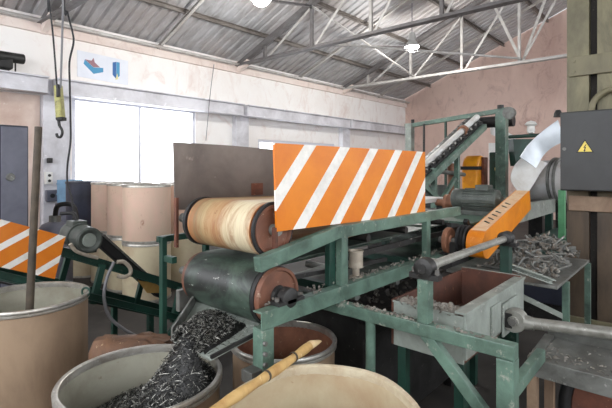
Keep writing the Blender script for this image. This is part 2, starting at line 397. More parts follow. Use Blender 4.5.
# pilasters and crane beam sections along the window wall
k = 3
for x0, x1 in ((2.70, 3.14), (6.90, 7.30), (11.15, 11.55), (-1.6, -1.2)):
    struct(MB().box((x0, WY-.16, 0), (x1, WY-.001, 3.13)).build('trim_%d' % k, M['beamw'], bevel=.01)); k += 1
for x0, x1 in ((X0, 2.72), (2.84, 6.98), (7.10, 11.28), (11.42, EX-.01)):
    o = MB().box((x0, WY-.34, 2.86), (x1, WY-.165, 3.10)).box((x0, WY-.40, 3.10), (x1, WY-.10, 3.125)).box((x0, WY-.40, 2.845), (x1, WY-.165, 2.86))
    struct(o.build('trim_%d' % k, M['beamw'], bevel=.004)); k += 1
struct(MB().box((X0, WY-.03, 0), (2.69, WY-.002, 2.84)).build('trim_%d' % k, M['brick'])); k += 1
def window(n, w, muls, bars=()):
    x0, x1, z0, z1 = w; f = MB(); t = .07
    f.box((x0, WY+.02, z0), (x0+t, WY+.12, z1)); f.box((x1-t, WY+.02, z0), (x1, WY+.12, z1))
    f.box((x0+t, WY+.02, z1-t), (x1-t, WY+.12, z1)); f.box((x0+t, WY+.02, z0), (x1-t, WY+.12, z0+t))
    fr = struct(f.build('window_%d' % n, M['framew']))
    for x in muls: MB().box((x-.03, WY+.03, z0+t), (x+.03, WY+.10, z1-t)).build('mullion', M['framew'], fr)
    for z in bars: MB().box((x0+t, WY+.03, z-.02), (x1-t, WY+.10, z+.02)).build('glazing_bar', M['framew'], fr)
    MB().box((x0+t, WY+.105, z0+t), (x1-t, WY+.118, z1-t)).build('pane', M['pane'], fr)
    MB().box((x0-.05, WY-.12, z0-.06), (x1+.05, WY+.02, z0-.001)).build('sill', M['whitep'], fr)
window(1, W1, (4.54,)); window(2, W2, (9.35,))

# roof trusses
NODES = (7.5, 6.07, 4.6, 3.2, 1.75, RIDGE)
for x in (4.9, 9.2, 13.4):
    MB().chan((x, WY-.02, rz(WY)-.03), (x, RIDGE, rz(RIDGE)-.03), .06, .06, .01).build('intermediate_rafter', M['pipewhite'], ceil)
def truss(x, label):
    t = thing('roof_truss', label, 'roof truss', (x, WY-.1, EZ-.05), 'steel trusses across the hall')
    zb = EZ-.05
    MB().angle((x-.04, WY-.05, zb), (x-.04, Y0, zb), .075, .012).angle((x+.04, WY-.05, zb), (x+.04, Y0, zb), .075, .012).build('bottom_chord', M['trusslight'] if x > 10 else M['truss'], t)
    MB().beam((x, WY-.05, rz(WY)-.02), (x, RIDGE, rz(RIDGE)-.06), .12, .10).build('rafter', M['truss'], t)
    MB().beam((x, RIDGE, rz(RIDGE)-.06), (x, Y0, rz(Y0)-.06), .12, .10).build('rafter', M['truss'], t)
    MB().prism([(x-.05, WY-.002, zb-.16), (x-.05, WY-.42, zb+.0), (x-.05, WY-.42, zb+.12), (x-.05, WY-.002, zb+.12)], (.1, 0, 0)).build('heel_bracket', M['plate'], t)
    ys = list(NODES)+[2*RIDGE-y for y in NODES[-2::-1] if 2*RIDGE-y > Y0]
    for i, y in enumerate(ys):
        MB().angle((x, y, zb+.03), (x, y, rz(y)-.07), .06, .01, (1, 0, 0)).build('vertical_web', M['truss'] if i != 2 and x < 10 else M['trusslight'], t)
    for a, b in zip(ys, ys[1:]):
        if a > RIDGE+.1: p, q = (x, b, rz(b)-.08), (x, a, zb+.03)
        else: p, q = (x, a, rz(a)-.08), (x, b, zb+.03)
        MB().angle(p, q, .05, .01, (1, 0, 0)).build('diagonal_web', M['trusslight'], t)
        if x > 10 and b == 3.2:
            for yt in (3.95, 2.35): MB().angle((x+.03, yt, rz(yt)-.08), (x+.03, b, zb+.03), .065, .012, (1, 0, 0)).build('diagonal_web', M['trusslight'], t)
    return t
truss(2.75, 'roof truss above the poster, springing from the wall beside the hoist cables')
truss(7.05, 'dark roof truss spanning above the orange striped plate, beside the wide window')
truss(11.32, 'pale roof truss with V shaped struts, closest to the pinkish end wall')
def brace(p, q, label, r=.026, m='truss'):
    d = (V(q)-V(p)).normalized()
    tag(MB().angle(p, q, r*2, .008).build('roof_brace', M[m], org=p), label, 'brace', 'roof braces')
zb = EZ+.03
brace((7.05, 6.07, rz(6.07)-.13), (11.32, 6.0, zb), 'pale diagonal brace falling from the dark truss towards the pale truss', m='trusslight')
brace((7.05, 6.07, zb), (11.32, 6.05, rz(6.07)-.13), 'dark diagonal brace rising from the dark truss towards the pale truss, crossing the pale brace')
brace((7.05, 6.0, zb+.03), (11.32, 3.2, zb+.03), 'flat horizontal brace running at chord level from the dark truss into the hall', m='trusslight')
brace((11.32, 3.2, rz(3.2)-.13), (EX, 2.0, rz(2.0)-.25), 'diagonal brace between the pale truss and the end wall, beside the green column')
brace((2.75, 6.07, zb), (7.05, 6.1, rz(6.07)-.13), 'diagonal brace in the roof above the first window', .03)

# lamps in the roof
def lamp(p, label):
    p = V(p); t = thing('high_bay_lamp', label, 'lamp', p, 'high bay lamps under the roof')
    MB().cyl(p+V((0, 0, .30)), (p.x, p.y, rz(p.y)+.06), .012, n=8).build('pendant_rod', M['cablegrey'], t)
    MB().rev(p, (0, 0, 1), [(0, .34), (.06, .34), (.08, .30), (.085, .14), (.13, .10), (.175, .02), (.18, 0), (.17, 0), (.12, .08), (0, .10)], 28).build('shade', M['lampcase'], t, smooth=40)
    MB().rev(p, (0, 0, 1), [(0, -.12), (.06, -.11), (.12, -.07), (.15, -.01), (.15, .02), (.1, .06), (0, .07)], 24).build('bulb', M['lampglass'], t, smooth=60)
    ld = bpy.data.lights.new('lamp_light', 'POINT'); ld.energy = 90; ld.shadow_soft_size = .12; ld.color = (1, .98, .94)
    lo = bpy.data.objects.new('lamp_light', ld); COL.objects.link(lo); lo.location = (0, 0, -.3); lo.parent = t
p1 = atd(412, 47, 10.6); lamp(p1, 'glowing high bay lamp hanging near the dark truss in the middle of the roof')
p2 = atd(261, -1, 7.2); lamp(p2, 'glowing high bay lamp at the top edge of the picture above the grey plate')

# ================================================================== WALL ITEMS
po = thing('poster', 'white poster with two blue machine drawings on the upper wall', 'poster', (3.79, WY-.004, 3.25))
MB().prism([(3.31, WY-.004, 3.27), (4.27, WY-.004, 3.24), (4.27, WY-.004, 3.72), (3.31, WY-.004, 3.75)], (0, -.008, 0)).build('sheet', M['poster'], po)
def flat(name, pts, mat, d=.0145):
    MB().prism([(x, WY-.0125, z) for x, z in pts], (0, -d+.0115, 0)).build(name, mat, po)
flat('printed_drawing', [(3.42, 3.52), (3.60, 3.36), (3.78, 3.42), (3.78, 3.50), (3.60, 3.48), (3.44, 3.60)], M['pblue'])
flat('printed_drawing', [(3.44, 3.605), (3.60, 3.485), (3.72, 3.50), (3.62, 3.58), (3.60, 3.66), (3.56, 3.60)], M['pred'])
flat('printed_drawing', [(3.96, 3.40), (4.03, 3.33), (4.03, 3.66), (3.96, 3.64)], M['pdkblue'])
flat('printed_drawing', [(4.035, 3.33), (4.10, 3.40), (4.10, 3.66), (4.035, 3.66)], M['pblue'])
flat('printed_drawing', [(4.01, 3.31), (4.07, 3.33), (4.05, 3.44)], M['pyel'], .016)
fl = thing('floodlight', 'black floodlight standing on the ledge high on the wall', 'floodlight', (2.12, WY-.25, 3.126))
MB().box((1.90, WY-.40, 3.16), (2.20, WY-.15, 3.42)).build('housing', M['black'], fl, bevel=.02)
MB().cyl((2.12, WY-.26, 3.126), (2.12, WY-.26, 3.18), .03).cyl((2.26, WY-.27, 3.126), (2.26, WY-.27, 3.3), .012).build('bracket', M['black'], fl)
MB().cyl((2.0, WY-.36, 3.34), (2.36, WY-.30, 3.36), .08).build('hood', M['dksteel'], fl)

# hoist with its cables
hp = atd(57, 100, 4.0)
ht = thing('chain_hoist', 'worn yellow-green hoist block hanging on cables with a steel hook', 'hoist', hp)
def W(px, py, d=4.0): return atd(px, py, d)
MB().prism([W(53, 85), W(59, 84), W(62, 117), W(55, 118)], V((CA, SA, 0))*.07).build('hoist_block', M['hoist'], ht, bevel=.012)
MB().prism([W(56, 84, 3.98), W(58.5, 84, 3.98), W(59, 96, 3.98), W(56, 97, 3.98)], V((CA, SA, 0))*.03).build('cable_gland', M['black'], ht, bevel=.004)
MB().prism([W(55, 117.5, 3.99), W(62, 116.5, 3.99), W(62, 120, 3.99), W(56, 120.5, 3.99)], V((CA, SA, 0))*.08).build('bottom_cap', M['black'], ht, bevel=.004)
MB().tube([W(58.5, 120, 4.03), W(59.5, 126, 4.03)], .014, 8, 1).tube([W(59.5, 126, 4.03), W(61.5, 129, 4.03), W(62.3, 133, 4.03), W(60.5, 137, 4.03), W(57.5, 136.5, 4.03), W(56.6, 133.5, 4.03)], .012, 8).build('hook', M['dksteel'], ht, smooth=50)
MB().tube([W(57, 88), W(55, 60), W(52.5, 30), W(49, 0), W(48, -12), V((*W(48, -12).xy, rz(4.4)+.05))], .008, 6).build('hoist_cable', M['cable'], ht, smooth=60)
MB().tube([W(60.5, 88), W(61.5, 60), W(62.5, 25), W(63, -12), V((*W(63, -12).xy, rz(4.3)+.05))], .009, 6).build('hoist_cable', M['cablegrey'], ht, smooth=60)
tag(MB().tube([V((*W(62, -14, 4.05).xy, rz(4.35)+.05)), W(64, -14, 4.05), W(67.5, 12, 4.05), W(72.5, 32, 4.05), W(73.5, 43, 4.05), W(69.5, 62, 4.05), W(69.8, 85, 4.05), W(70.5, 118, 4.05), W(70.5, 142, 4.05), W(67.5, 165, 4.05), W(67.5, 183, 4.05), W(72, 200, 4.05), W(73, 218, 4.05), W(71, 226, 4.05)], .009, 8).build('control_cable', M['cable'], smooth=60, org=W(70, 100, 4.05)),
    'long wavy black cable hanging from the roof beside the hoist', 'cable')
tag(MB().tube([(6.05, WY-.42, 3.9), (5.95, WY-.43, 3.3), (5.87, WY-.43, 2.6), (5.84, WY-.41, 2.2)], .008, 6).build('wall_cable', M['cablegrey'], smooth=60, org=(5.9, WY-.42, 2.2)), 'thin grey cable hanging down the wall above the grey plate', 'cable')

# left hand wall equipment
cb = thing('metal_cabinet', 'tall blue-grey metal cabinet standing behind the small striped panel', 'cabinet', (1.54, 5.95, 0))
MB().box((1.40, 5.65, .04), (1.68, 6.35, 2.07)).build('body', M['navy'], cb, bevel=.01)
MB().box((1.415, 5.632, .08), (1.665, 5.65, 2.05)).build('door', M['cabgrey'], cb, bevel=.006)
MB().cyl((1.50, 5.632, 1.50), (1.50, 5.60, 1.50), .045, .035).build('door_handle', M['steel'], cb, smooth=40)
MB().box((1.41, 5.66, 0), (1.67, 6.34, .04)).build('plinth', M['black'], cb)
def wallbox(pxa, pya, pxb, pyb, mat, label, name='socket_box', cat='socket'):
    y = WY-.162; a, b = aty(pxa, pya, y), aty(pxb, pyb, y); lo = V((min(a.x, b.x), y-.09, min(a.z, b.z))); hi = V((max(a.x, b.x), y-.001, max(a.z, b.z)))
    c = thing(name, label, cat, ((lo.x+hi.x)/2, y, lo.z))
    MB().box(lo, hi).build('housing', mat, c, bevel=.008)
    mx, mz = (lo.x+hi.x)/2, (lo.z+hi.z)/2; r = min(hi.x-lo.x, hi.z-lo.z)*.22
    for q in ((-1, 1) if hi.z-lo.z > .2 else (0,)):
        MB().cyl((mx, lo.y+.001, mz+q*.22*(hi.z-lo.z)), (mx, lo.y-.012, mz+q*.22*(hi.z-lo.z)), r, n=14).build('socket', M['dksteel'], c)
wallbox(44, 172, 51, 184, M['whitep'], 'white double socket box on the white pillar beside the wooden pole')
wallbox(45, 190, 56, 201, M['cabgrey'], 'grey socket box low on the white pillar below the white double socket')
wallbox(46.5, 158, 51, 163, M['dksteel'], 'small dark switch on the white pillar above the sockets', 'wall_switch', 'switch')
bx = thing('plastic_crate', 'pale blue plastic crate on the stack in front of the bright window', 'crate', atd(66, 205, 7.3))
a = atd(57, 203, 7.3); b = atd(74, 180, 7.3)
cr = MB(); u = (V((b.x, b.y, a.z))-a).normalized(); wv = V((CA, SA, 0)); L = (V((b.x, b.y, a.z))-a).length; hh = b.z-a.z
cr.prism([a, a+u*L, a+u*L+wv*.3, a+wv*.3], (0, 0, .012))
for p, q in ((a, a+u*L), (a+u*L, a+u*L+wv*.3), (a+u*L+wv*.3, a+wv*.3), (a+wv*.3, a)):
    inn = ((a+u*L/2+wv*.15)-(p+q)/2).normalized()*.012
    cr.prism([p, q, q+inn, p+inn], (0, 0, hh))
cr.build('crate_body', M['blueitem'], bx)
rr = MB()
for zz in (.35, .8): rr.prism([a-u*.006-wv*.008+V((0, 0, hh*zz)), a+u*(L+.006)-wv*.008+V((0, 0, hh*zz)), a+u*(L+.006)-wv*.001+V((0, 0, hh*zz)), a-u*.006-wv*.001+V((0, 0, hh*zz))], (0, 0, .025))
rr.build('crate_rib', M['blueitem'], bx)
# stand below the crate: a grey tank with a hose
tk = thing('grey_tank', 'rounded grey tank with a curved black hose behind the geared motor', 'tank', (2.05, 6.2, 0))
tc_ = atd(55, 235, 5.8)
MB().rev((tc_.x, tc_.y, 0), (0, 0, 1), [(0, 0), (.21, 0), (.21, .72), (.20, .80), (.15, .87), (.08, .90), (0, .91)], 32).build('tank_body', M['cabgrey'], tk, smooth=40)
MB().cyl((tc_.x, tc_.y, .89), (tc_.x, tc_.y, .98), .07).build('lid', M['steel'], tk)
q0 = atd(40, 228, 6.3); MB().tube([V((tc_.x, tc_.y, .95)), atd(57, 207, 5.75), atd(64, 204, 5.7), atd(72, 205, 5.7), atd(76, 214, 5.7), atd(77, 235, 5.7)], .03, 10).build('hose', M['black'], tk, smooth=60)
lk = thing('low_cupboard', 'low grey cupboard under the pale blue crate', 'cupboard', (a.x+.1, a.y+.1, 0))
fl_ = [a-u*.04, a+u*(L+.04), a+u*(L+.04)+wv*.36, a-u*.04+wv*.36]
MB().prism([V((p.x, p.y, .05)) for p in fl_], (0, 0, a.z-.052)).build('cupboard_body', M['cabgrey'], lk, bevel=.006)
MB().prism([V((p.x, p.y, 0)) for p in fl_], (0, 0, .05)).build('plinth', M['black'], lk)

# ================================================================== DRUMS
def ring_prof(r, z):  # double beaded steel closing ring
    return [(r-.006, z-.030), (r+.004, z-.030), (r+.010, z-.025), (r+.010, z-.018), (r+.005, z-.015), (r+.011, z-.011), (r+.012, z-.002), (r+.008, z+.005), (r-.002, z+.006), (r-.008, z+.002), (r-.009, z-.01)]
def open_drum(c, r, h, mats, label, warp=None, hoops=()):
    c = V((c[0], c[1], 0)); t = thing('open_drum', label, 'drum', c)
    pr = [(0, .0), (r-.01, 0), (r, .01)]
    for z in hoops: pr += [(r, z-.014), (r+.008, z-.006), (r+.008, z+.006), (r, z+.014)]
    pr += [(r, h-.02), (r-.005, h-.02)]
    MB().rev(c, (0, 0, 1), pr, 64, warp=warp).build('drum_body', mats[0], t, smooth=40)
    MB().rev(c, (0, 0, 1), [(0, .02), (r-.02, .02), (r-.0065, .03), (r-.0065, h-.004), (r-.0055, h-.004)], 64, warp=warp).build('drum_lining', mats[1], t, smooth=40)
    MB().rev(c, (0, 0, 1), ring_prof(r, h), 72, True, warp).build('rim', mats[2], t, smooth=50)
    MB().rev(c, (0, 0, 1), [(r-.004, .0), (r+.008, .0), (r+.008, .03), (r-.004, .03)], 64, True, warp).build('base_ring', mats[2], t, smooth=50)
    return t
def xy(px, d): v = atd(px, 168, d); return (v.x, v.y)
cL, cM, cR, cS = xy(27.5, 2.42), xy(142.2, 1.681), xy(321.7, 1.332), xy(284, 2.20)
dl = open_drum(cL, .296, .902, (M['browndr'], M['lining'], M['rim']), 'open brown drum with a steel rim and a dark pole standing in it')
sa = math.atan2(-SA*.97, -CA*.97)
q = V((cL[0]+.2965*math.cos(sa-.12), cL[1]+.2965*math.sin(sa-.12), 0))
MB().beam(q+V((0, 0, .03)), q+V((0, 0, .87)), .004, .012, up=(math.cos(sa-.12), math.sin(sa-.12), 0)).build('seam', M['browndr'], dl)
lp = V((cL[0], cL[1], .895))+V((CA*.05+SA*.293, SA*.05-CA*.293, -.012))
MB().rev(lp+V((0, 0, .03)), (CA, SA, 0), [(.022+.006*math.cos(a_), .006*math.sin(a_)) for a_ in [i*PI/4 for i in range(8)]], 20, True).build('lifting_ring', M['dkgreen'], dl, smooth=50)
open_drum(cM, .287, .814, (M['browndr'], M['lining'], M['rim']), 'open drum being filled with dark metal shavings below the chute')
def wr(t): return 1+.012*math.cos(6*(t-.5))+.008*math.cos(3*t)
open_drum(cR, .287, .879, (M['browndr'], M['liningwarm'], M['rimw']), 'open drum with a cream inside and cream rim, a pale pole lying across it', wr)
open_drum(cS, .25, .755, (M['browndr'], M['liningrust'], M['rim']), 'open drum with a rusty inside standing under the conveyor frame')

# rear rows of closed drums, stacked two high
def closed_drum(name, mats):
    t = thing(name, 'x', 'drum', (0, 0, 0)); r, h = .285, .70
    MB().rev((0, 0, 0), (0, 0, 1), [(0, 0), (r-.01, 0), (r, .015), (r, h-.03), (r-.01, h-.025), (0, h-.025)], 48).build('drum_body', mats[0], t, smooth=40)
    MB().rev((0, 0, 0), (0, 0, 1), [(0, h-.022), (r-.02, h-.022), (r-.012, h-.006), (r+.002, h-.002), (r+.008, h-.012), (r+.008, h-.034), (r+.001, h-.036)], 48).build('drum_lid', mats[1], t, smooth=40)
    MB().rev((0, 0, 0), (0, 0, 1), [(r-.004, 0), (r+.006, 0), (r+.006, .028), (r-.004, .028)], 48, True).build('base_ring', mats[1], t, smooth=40)
    return t
G = 'closed drums stacked two high by the window'
d0 = closed_drum('closed_drum', (M['pinkdr'], M['rim'])); d0['group'] = G
d1 = closed_drum('closed_drum', (M['creamdr'], M['rim'])); d1['group'] = G
spots = [(147, 5.53, 'upper pale brown drum standing in front of the stack, widest of the upper row'),
         (130, 6.0, 'upper pale brown drum half hidden behind the widest one, second from the window corner'),
         (113, 6.42, 'upper pinkish drum farthest back in the row, next to the dark blue drum'),
         (181, 6.2, 'upper pale drum whose edge shows beside the grey plate')]
low = ['lower cream drum under the widest upper drum', 'lower cream drum under the half hidden upper drum', 'lower cream drum under the pinkish drum farthest back', 'lower cream drum behind the dark green frame leg']
for i, ((px, d, la), lb) in enumerate(zip(spots, low)):
    x, y = xy(px, d)
    if i == 0: d0.location = (x, y, .702); d0['label'] = la; d1.location = (x, y, 0); d1['label'] = lb
    else:
        copy_tree(d0, (x, y, .702), la)
        copy_tree(d1, (x, y, 0), lb)
xb, yb = xy(87, 6.75)
db = closed_drum('closed_drum', (M['bluedr'], M['navy'])); db['group'] = G
db.location = (xb, yb, .702); db['label'] = 'dark blue drum at the window end of the upper row'
copy_tree(d1, (xb, yb, 0), 'lower cream drum under the dark blue drum')

# pole standing in the left drum
pb, pt = atd(29, 322, 2.40), atd(38.5, 127, 2.5)
dirp = (pb-pt).normalized(); pb = pt+dirp*((pt.z-.045)/-dirp.z)
pl = tag(MB().tube([pb, pb.lerp(pt, .4), pt], lambda t: .0215-.002*t, 12, 4).build('wooden_pole', M['dkwood'], smooth=50, org=pb), 'long weathered pole standing upright in the brown drum', 'pole')
# pale pole across the rims
sp = thing('wooden_pole', 'pale wooden pole with a pointed tip lying across the cream drum rim', 'pole', atd(252, 386, 1.44))
A_, B_ = atd(254, 384.5, 1.44), atd(313, 343.5, 1.78)
C_ = A_+(A_-B_)*1.0
MB().tube([C_, C_.lerp(B_, .3)+V((0, 0, .004)), A_, A_.lerp(B_, .55)+V((0, 0, -.003)), A_.lerp(B_, .93)], lambda t: .0165+.002*math.sin(t*22), 14, 5).build('shaft', M['wood'], sp, smooth=60)
e0 = A_.lerp(B_, .92); dd = (B_-A_).normalized(); upv = V((0, 0, 1)); sd = dd.cross(upv).normalized(); upv = sd.cross(dd)
def ell(p, a, b, n=12): return [p+sd*a*math.cos(2*PI*i/n)+upv*b*math.sin(2*PI*i/n) for i in range(n)]
MB().loft([ell(e0, .0175, .017), ell(e0+dd*.02, .017, .0165), ell(e0+dd*.05-upv*.004, .0155, .011), ell(e0+dd*.085-upv*.008, .011, .005), ell(e0+dd*.095-upv*.010, .006, .002)]).build('pointed_tip', M['cutwood'], sp, smooth=60)
for f in (.18, .62):
    q = A_.lerp(B_, f); MB().rev(q, dd, [(.0175, -.006), (.0195, 0), (.0175, .006)], 14).build('knot_ring', M['dkwood'], sp, smooth=60)

# ================================================================== MAIN CONVEYOR
R0 = V((2.2, 1.62, 0))
mc = thing('belt_conveyor', 'green framed double belt conveyor with an orange and white striped side plate', 'conveyor', R0)
M['stripe'] = stripe_mat('orange white hazard stripes', R0, 'main')
M['beltu'] = belt_mat('stained cream belt', True); M['beltl'] = belt_mat('dark worn belt', False)
YN, YF = 1.26, 1.98
MB().prism([(1.247, 1.272, 1.70), (1.262, 1.272, 1.344), (2.551, 1.272, 1.322), (2.551, 1.272, 1.70)], (0, .010, 0)).build('striped_side_plate', M['stripe'], mc)
tag(mc.children[-1], 'orange plate with slanting white stripes')
# far side plate with a slightly buckled top edge
MB().prism([(1.237, 1.985, 1.731), (1.247, 1.985, 1.39), (1.90, 1.985, 1.33), (2.52, 1.985, 1.325), (2.52, 1.985, 1.70), (2.0, 1.985, 1.714), (1.60, 1.985, 1.727)], (0, .008, 0)).build('side_plate', M['greyplate'], mc)
mc.children[-1]['label'] = 'plain grey-brown steel plate'
sq = aty(257, 189, 1.983)
MB().box((sq.x-.045, 1.979, sq.z-.035), (sq.x+.045, 1.985, sq.z+.035)).build('patch_plate', M['rust'], mc)
for x, y in ((1.247, 1.975), (1.2615, 1.283)):
    MB().beam((x, y, 1.20 if y > 1.5 else 1.22), (x, y, 1.45 if y > 1.5 else 1.36), .014, .02).build('plate_strut', M['rust'], mc)
# frames
for y, fl_ in ((YN, 1), (YF+.03, -1)):
    MB().beam((1.62, y, 1.303), (3.02, y, 1.303), .04, .058).build('upper_beam', M['green'], mc, bevel=.003)
    xs_ = 1.145 if fl_ > 0 else 1.40; zs_ = 1.232+(xs_-1.145)*.146
    MB().beam((xs_, y, zs_), (1.625, y, 1.302), .04, .058).build('front_arm', M['green'], mc, bevel=.003)
    MB().chan((xs_, y, 1.018), (3.42, y, 1.018), .05, .07, .007, flip=-fl_).build('lower_beam', M['green'], mc, bevel=.002)
    for x in (1.68, 2.54): MB().beam((x, y, 1.052), (x, y, 1.276), .05, .036, (0, 1, 0)).build('post', M['green'], mc, bevel=.003)
    for x in (3.30,): MB().beam((x, y, 0), (x, y, .984), .05, .05).build('leg', M['dkgreen'], mc, bevel=.003)
for x in (1.72, 2.54): MB().beam((x, YN+.03, 1.012), (x, YF, 1.012), .04, .04).build('cross_member', M['dkgreen'], mc)
MB().beam((1.635, YN+.035, 1.052), (1.635, YN+.035, 1.276), .045, .03, (0, 1, 0)).build('post', M['dkgreen'], mc, bevel=.003)
# front hanging bracket with bolts
hb = MB().chan((1.172, YN-.005, .985), (1.172, YN-.005, .80), .06, .055, .007, up=(0, 1, 0)).build('front_bracket', M['green'], mc, bevel=.002)
for z in (.94, .90, .86): MB().cyl((1.15, YN-.033, z), (1.15, YN-.045, z), .009, n=6).build('bolt', M['screw'], hb)
MB().box((1.09, YN-.03, .80), (1.175, YN+.03, .845)).build('bracket_foot', M['steel'], mc, bevel=.003)
# far front leg, table frame
for p, q in (((1.235, 2.08, 0), (1.235, 2.08, 1.245)), ((1.215, 2.10, 1.23), (1.52, 2.10, 1.23)), ((1.24, 2.06, 1.135), (1.24, 1.98, 1.135)), ((1.24, 2.08, .70), (1.50, 2.02, 1.00)), ((1.5, 2.08, 0), (1.5, 2.08, 1.22))):
    MB().beam(p, q, .028, .032).build('leg' if abs(p[2]-q[2]) > 1 else 'leg_brace', M['dkgreen'], mc, bevel=.002)
q1, q2 = aty(178, 312, 1.93), aty(192, 287, 1.93)
MB().box((q1.x, 1.92, q1.z), (q2.x, 1.95, q2.z)).build('bearing_plate', M['steel'], mc, bevel=.004)
# belts and pulleys
def belt(x0, z0, r0, x1, z1, r1, y0, y1, th, name, mat):
    def loop(e):
        out = []
        for i in range(25):
            a_ = PI/2+PI*i/24; out.append((x0+(r0+e)*math.cos(a_), z0+(r0+e)*math.sin(a_)))
        for i in range(25):
            a_ = -PI/2+PI*i/24; out.append((x1+(r1+e)*math.cos(a_), z1+(r1+e)*math.sin(a_)))
        return out
    o, i_ = loop(th), loop(0); b_ = MB(); n_ = len(o); ny = 10
    def ring(pts): return [[b_.v((x, y0+(y1-y0)*k/ny, z)) for k in range(ny+1)] for x, z in pts]
    O, I = ring(o), ring(i_)
    for j in range(n_):
        j2 = (j+1) % n_
        for k_ in range(ny): b_.face([O[j][k_], O[j][k_+1], O[j2][k_+1], O[j2][k_]]); b_.face([I[j][k_], I[j2][k_], I[j2][k_+1], I[j][k_+1]])
        for k_ in (0, ny): b_.face([O[j][k_], O[j2][k_], I[j2][k_], I[j][k_]])
    return b_.build(name, mat, mc, smooth=40)
UX, UZ, UR = 1.290, 1.345, .104
LX, LZ, LR = 1.310, 1.068, .118
belt(UX, UZ, UR, 2.60, 1.342, UR-.03, 1.345, 1.775, .007, 'upper_belt', M['beltu'])
belt(LX, LZ, LR, 3.0, 1.10, LR-.02, 1.355, 1.815, .007, 'lower_belt', M['beltl'])
def pulley(x, z, r, y0, y1, name, cap):
    p_ = MB().rev((x, y0, z), (0, 1, 0), [(0, 0), (r*.35, 0), (r*.35, -.004), (r-.016, -.004), (r-.012, -.012), (r, -.012), (r, y1-y0+.012), (r-.012, y1-y0+.012), (r-.016, y1-y0), (0, y1-y0)], 48).build(name, cap, mc, smooth=40)
    return p_
up_ = pulley(UX, UZ, UR-.001, 1.325, 1.79, 'upper_pulley', M['rust2'])
MB().rev((UX, 1.318, UZ), (0, 1, 0), [(UR-.012, 0), (UR+.012, 0), (UR+.012, .012), (UR-.012, .012)], 40, True).build('pulley_flange', M['black'], up_, smooth=40)
MB().rev((UX, 1.79, UZ), (0, 1, 0), [(.02, 0), (UR+.012, 0), (UR+.012, .02), (.02, .02)], 40, True).build('pulley_flange', M['black'], up_, smooth=40)
MB().cyl((UX, 1.29, UZ), (UX, 1.985, UZ), .024).build('shaft', M['steel'], up_, smooth=40)
MB().rev((UX, 1.82, UZ), (0, 1, 0), [(0, 0), (.085, 0), (.085, .015), (.06, .02), (.065, .045), (.04, .06), (0, .06)], 24).build('hub', M['black'], up_, smooth=40)
lw = pulley(LX, LZ, LR-.001, 1.318, 1.835, 'lower_pulley', M['rust2'])
MB().rev((LX, 1.345, LZ), (0, 1, 0), [(LR-.006, -.012), (LR+.004, -.012), (LR+.004, .010), (LR-.006, .010)], 40, True).build('pulley_flange', M['black'], lw, smooth=40)
MB().rev((LX, 1.312, LZ), (0, -1, 0), [(.045, 0), (.04, .012), (.024, .02), (.02, .06), (0, .062)], 24).build('hub', M['dksteel'], lw, smooth=40)
MB().cyl((LX, 1.24, LZ), (LX, 2.02, LZ), .02).build('shaft', M['steel'], lw, smooth=40)
for y in (1.845, 1.87, 1.90):
    MB().rev((LX, y, LZ), (0, 1, 0), [(.02, 0), (.085 if y < 1.89 else .06, 0), (.085 if y < 1.89 else .06, .014), (.02, .012)], 32, True).build('hub_ring', M['dksteel'], lw, smooth=40)
# shaft bearing on the near beam
bp = MB().box((LX-.075, YN-.028, 1.054), (LX+.075, YN+.026, 1.068)).rev((LX, YN-.028, LZ), (0, 1, 0), [(0, 0), (.026, 0), (.045, .008), (.045, .045), (.026, .054), (0, .054)], 24).build('bearing_block', M['dksteel'], mc, smooth=40)
for dx in (-.06, .06): MB().cyl((LX+dx, YN, 1.068), (LX+dx, YN, 1.083), .010, n=6).build('bolt', M['screw'], bp)
# return idlers seen between the beams
for x in (1.95, 2.35, 2.85): MB().cyl((x, YN+.03, 1.235), (x, YF, 1.235), .02, n=14).build('idler_roller', M['dksteel'], mc, smooth=40)
for x in (1.85, 2.25, 2.7): MB().cyl((x, YN+.03, .955), (x, YF, .955), .022, n=14).build('idler_roller', M['steel'], mc, smooth=40)
MB().beam((1.64, YN+.06, 1.155), (3.3, YN+.06, 1.155), .02, .03).build('tie_bar', M['dksteel'], mc)
MB().beam((1.35, YN+.08, 1.125), (2.2, YN+.08, 1.08), .02, .02).build('tie_bar', M['dksteel'], mc)
# tension can between beams
cn = aty(360.5, 263, 1.262)
MB().rev((cn.x, 1.29, 1.054), (0, 0, 1), [(0, 0), (.032, 0), (.032, .006), (.018, .008), (.018, .045), (.038, .05), (.036, .055), (.036, .125), (.039, .128), (.039, .134), (.030, .134), (.028, .12), (0, .12)], 24).build('tension_cup', M['conduit'], mc, smooth=40)
# discharge chute
def atxx(px, py, x): return atx(px, py, x)
c1, c2, c3, c4 = V((1.33, 1.86, .975)), V((1.33, 1.318, .945)), V((.985, 1.335, .895)), V((.995, 1.60, .892))
up3 = V((-.2, 0, 1)).normalized()*.012
ch = MB().prism([c1, c2, c3, c4], up3)
ch = ch.build('discharge_chute', M['greyp'], mc, bevel=.002)
MB().prism([c1+up3, c4+up3, c4+up3+V((0, .012, .0)), c1+up3+V((0, .012, 0))], (0, .0, .045)).build('chute_flange', M['steel'], ch)
MB().prism([c2+up3, c3+up3, c3+up3+V((0, -.012, 0)), c2+up3+V((0, -.012, 0))], (0, 0, .012)).build('chute_flange', M['dksteel'], ch)
MB().beam((1.30, 1.36, .94), (1.172, 1.29, .84), .02, .03).build('chute_bracket', M['steel'], mc)
# swarf dirt on the lower beam
dm = MB()
for i in range(260):
    x = random.uniform(1.2, 3.1); dm.chunk((x, YN+random.uniform(-.005, .05), 1.055+random.random()*.006*(1 if x > 1.7 else 3)), random.uniform(.003, .009), (1, 1, .5))
tag(dm.build('dirt_crust', M['debris'], mc), kind='stuff')

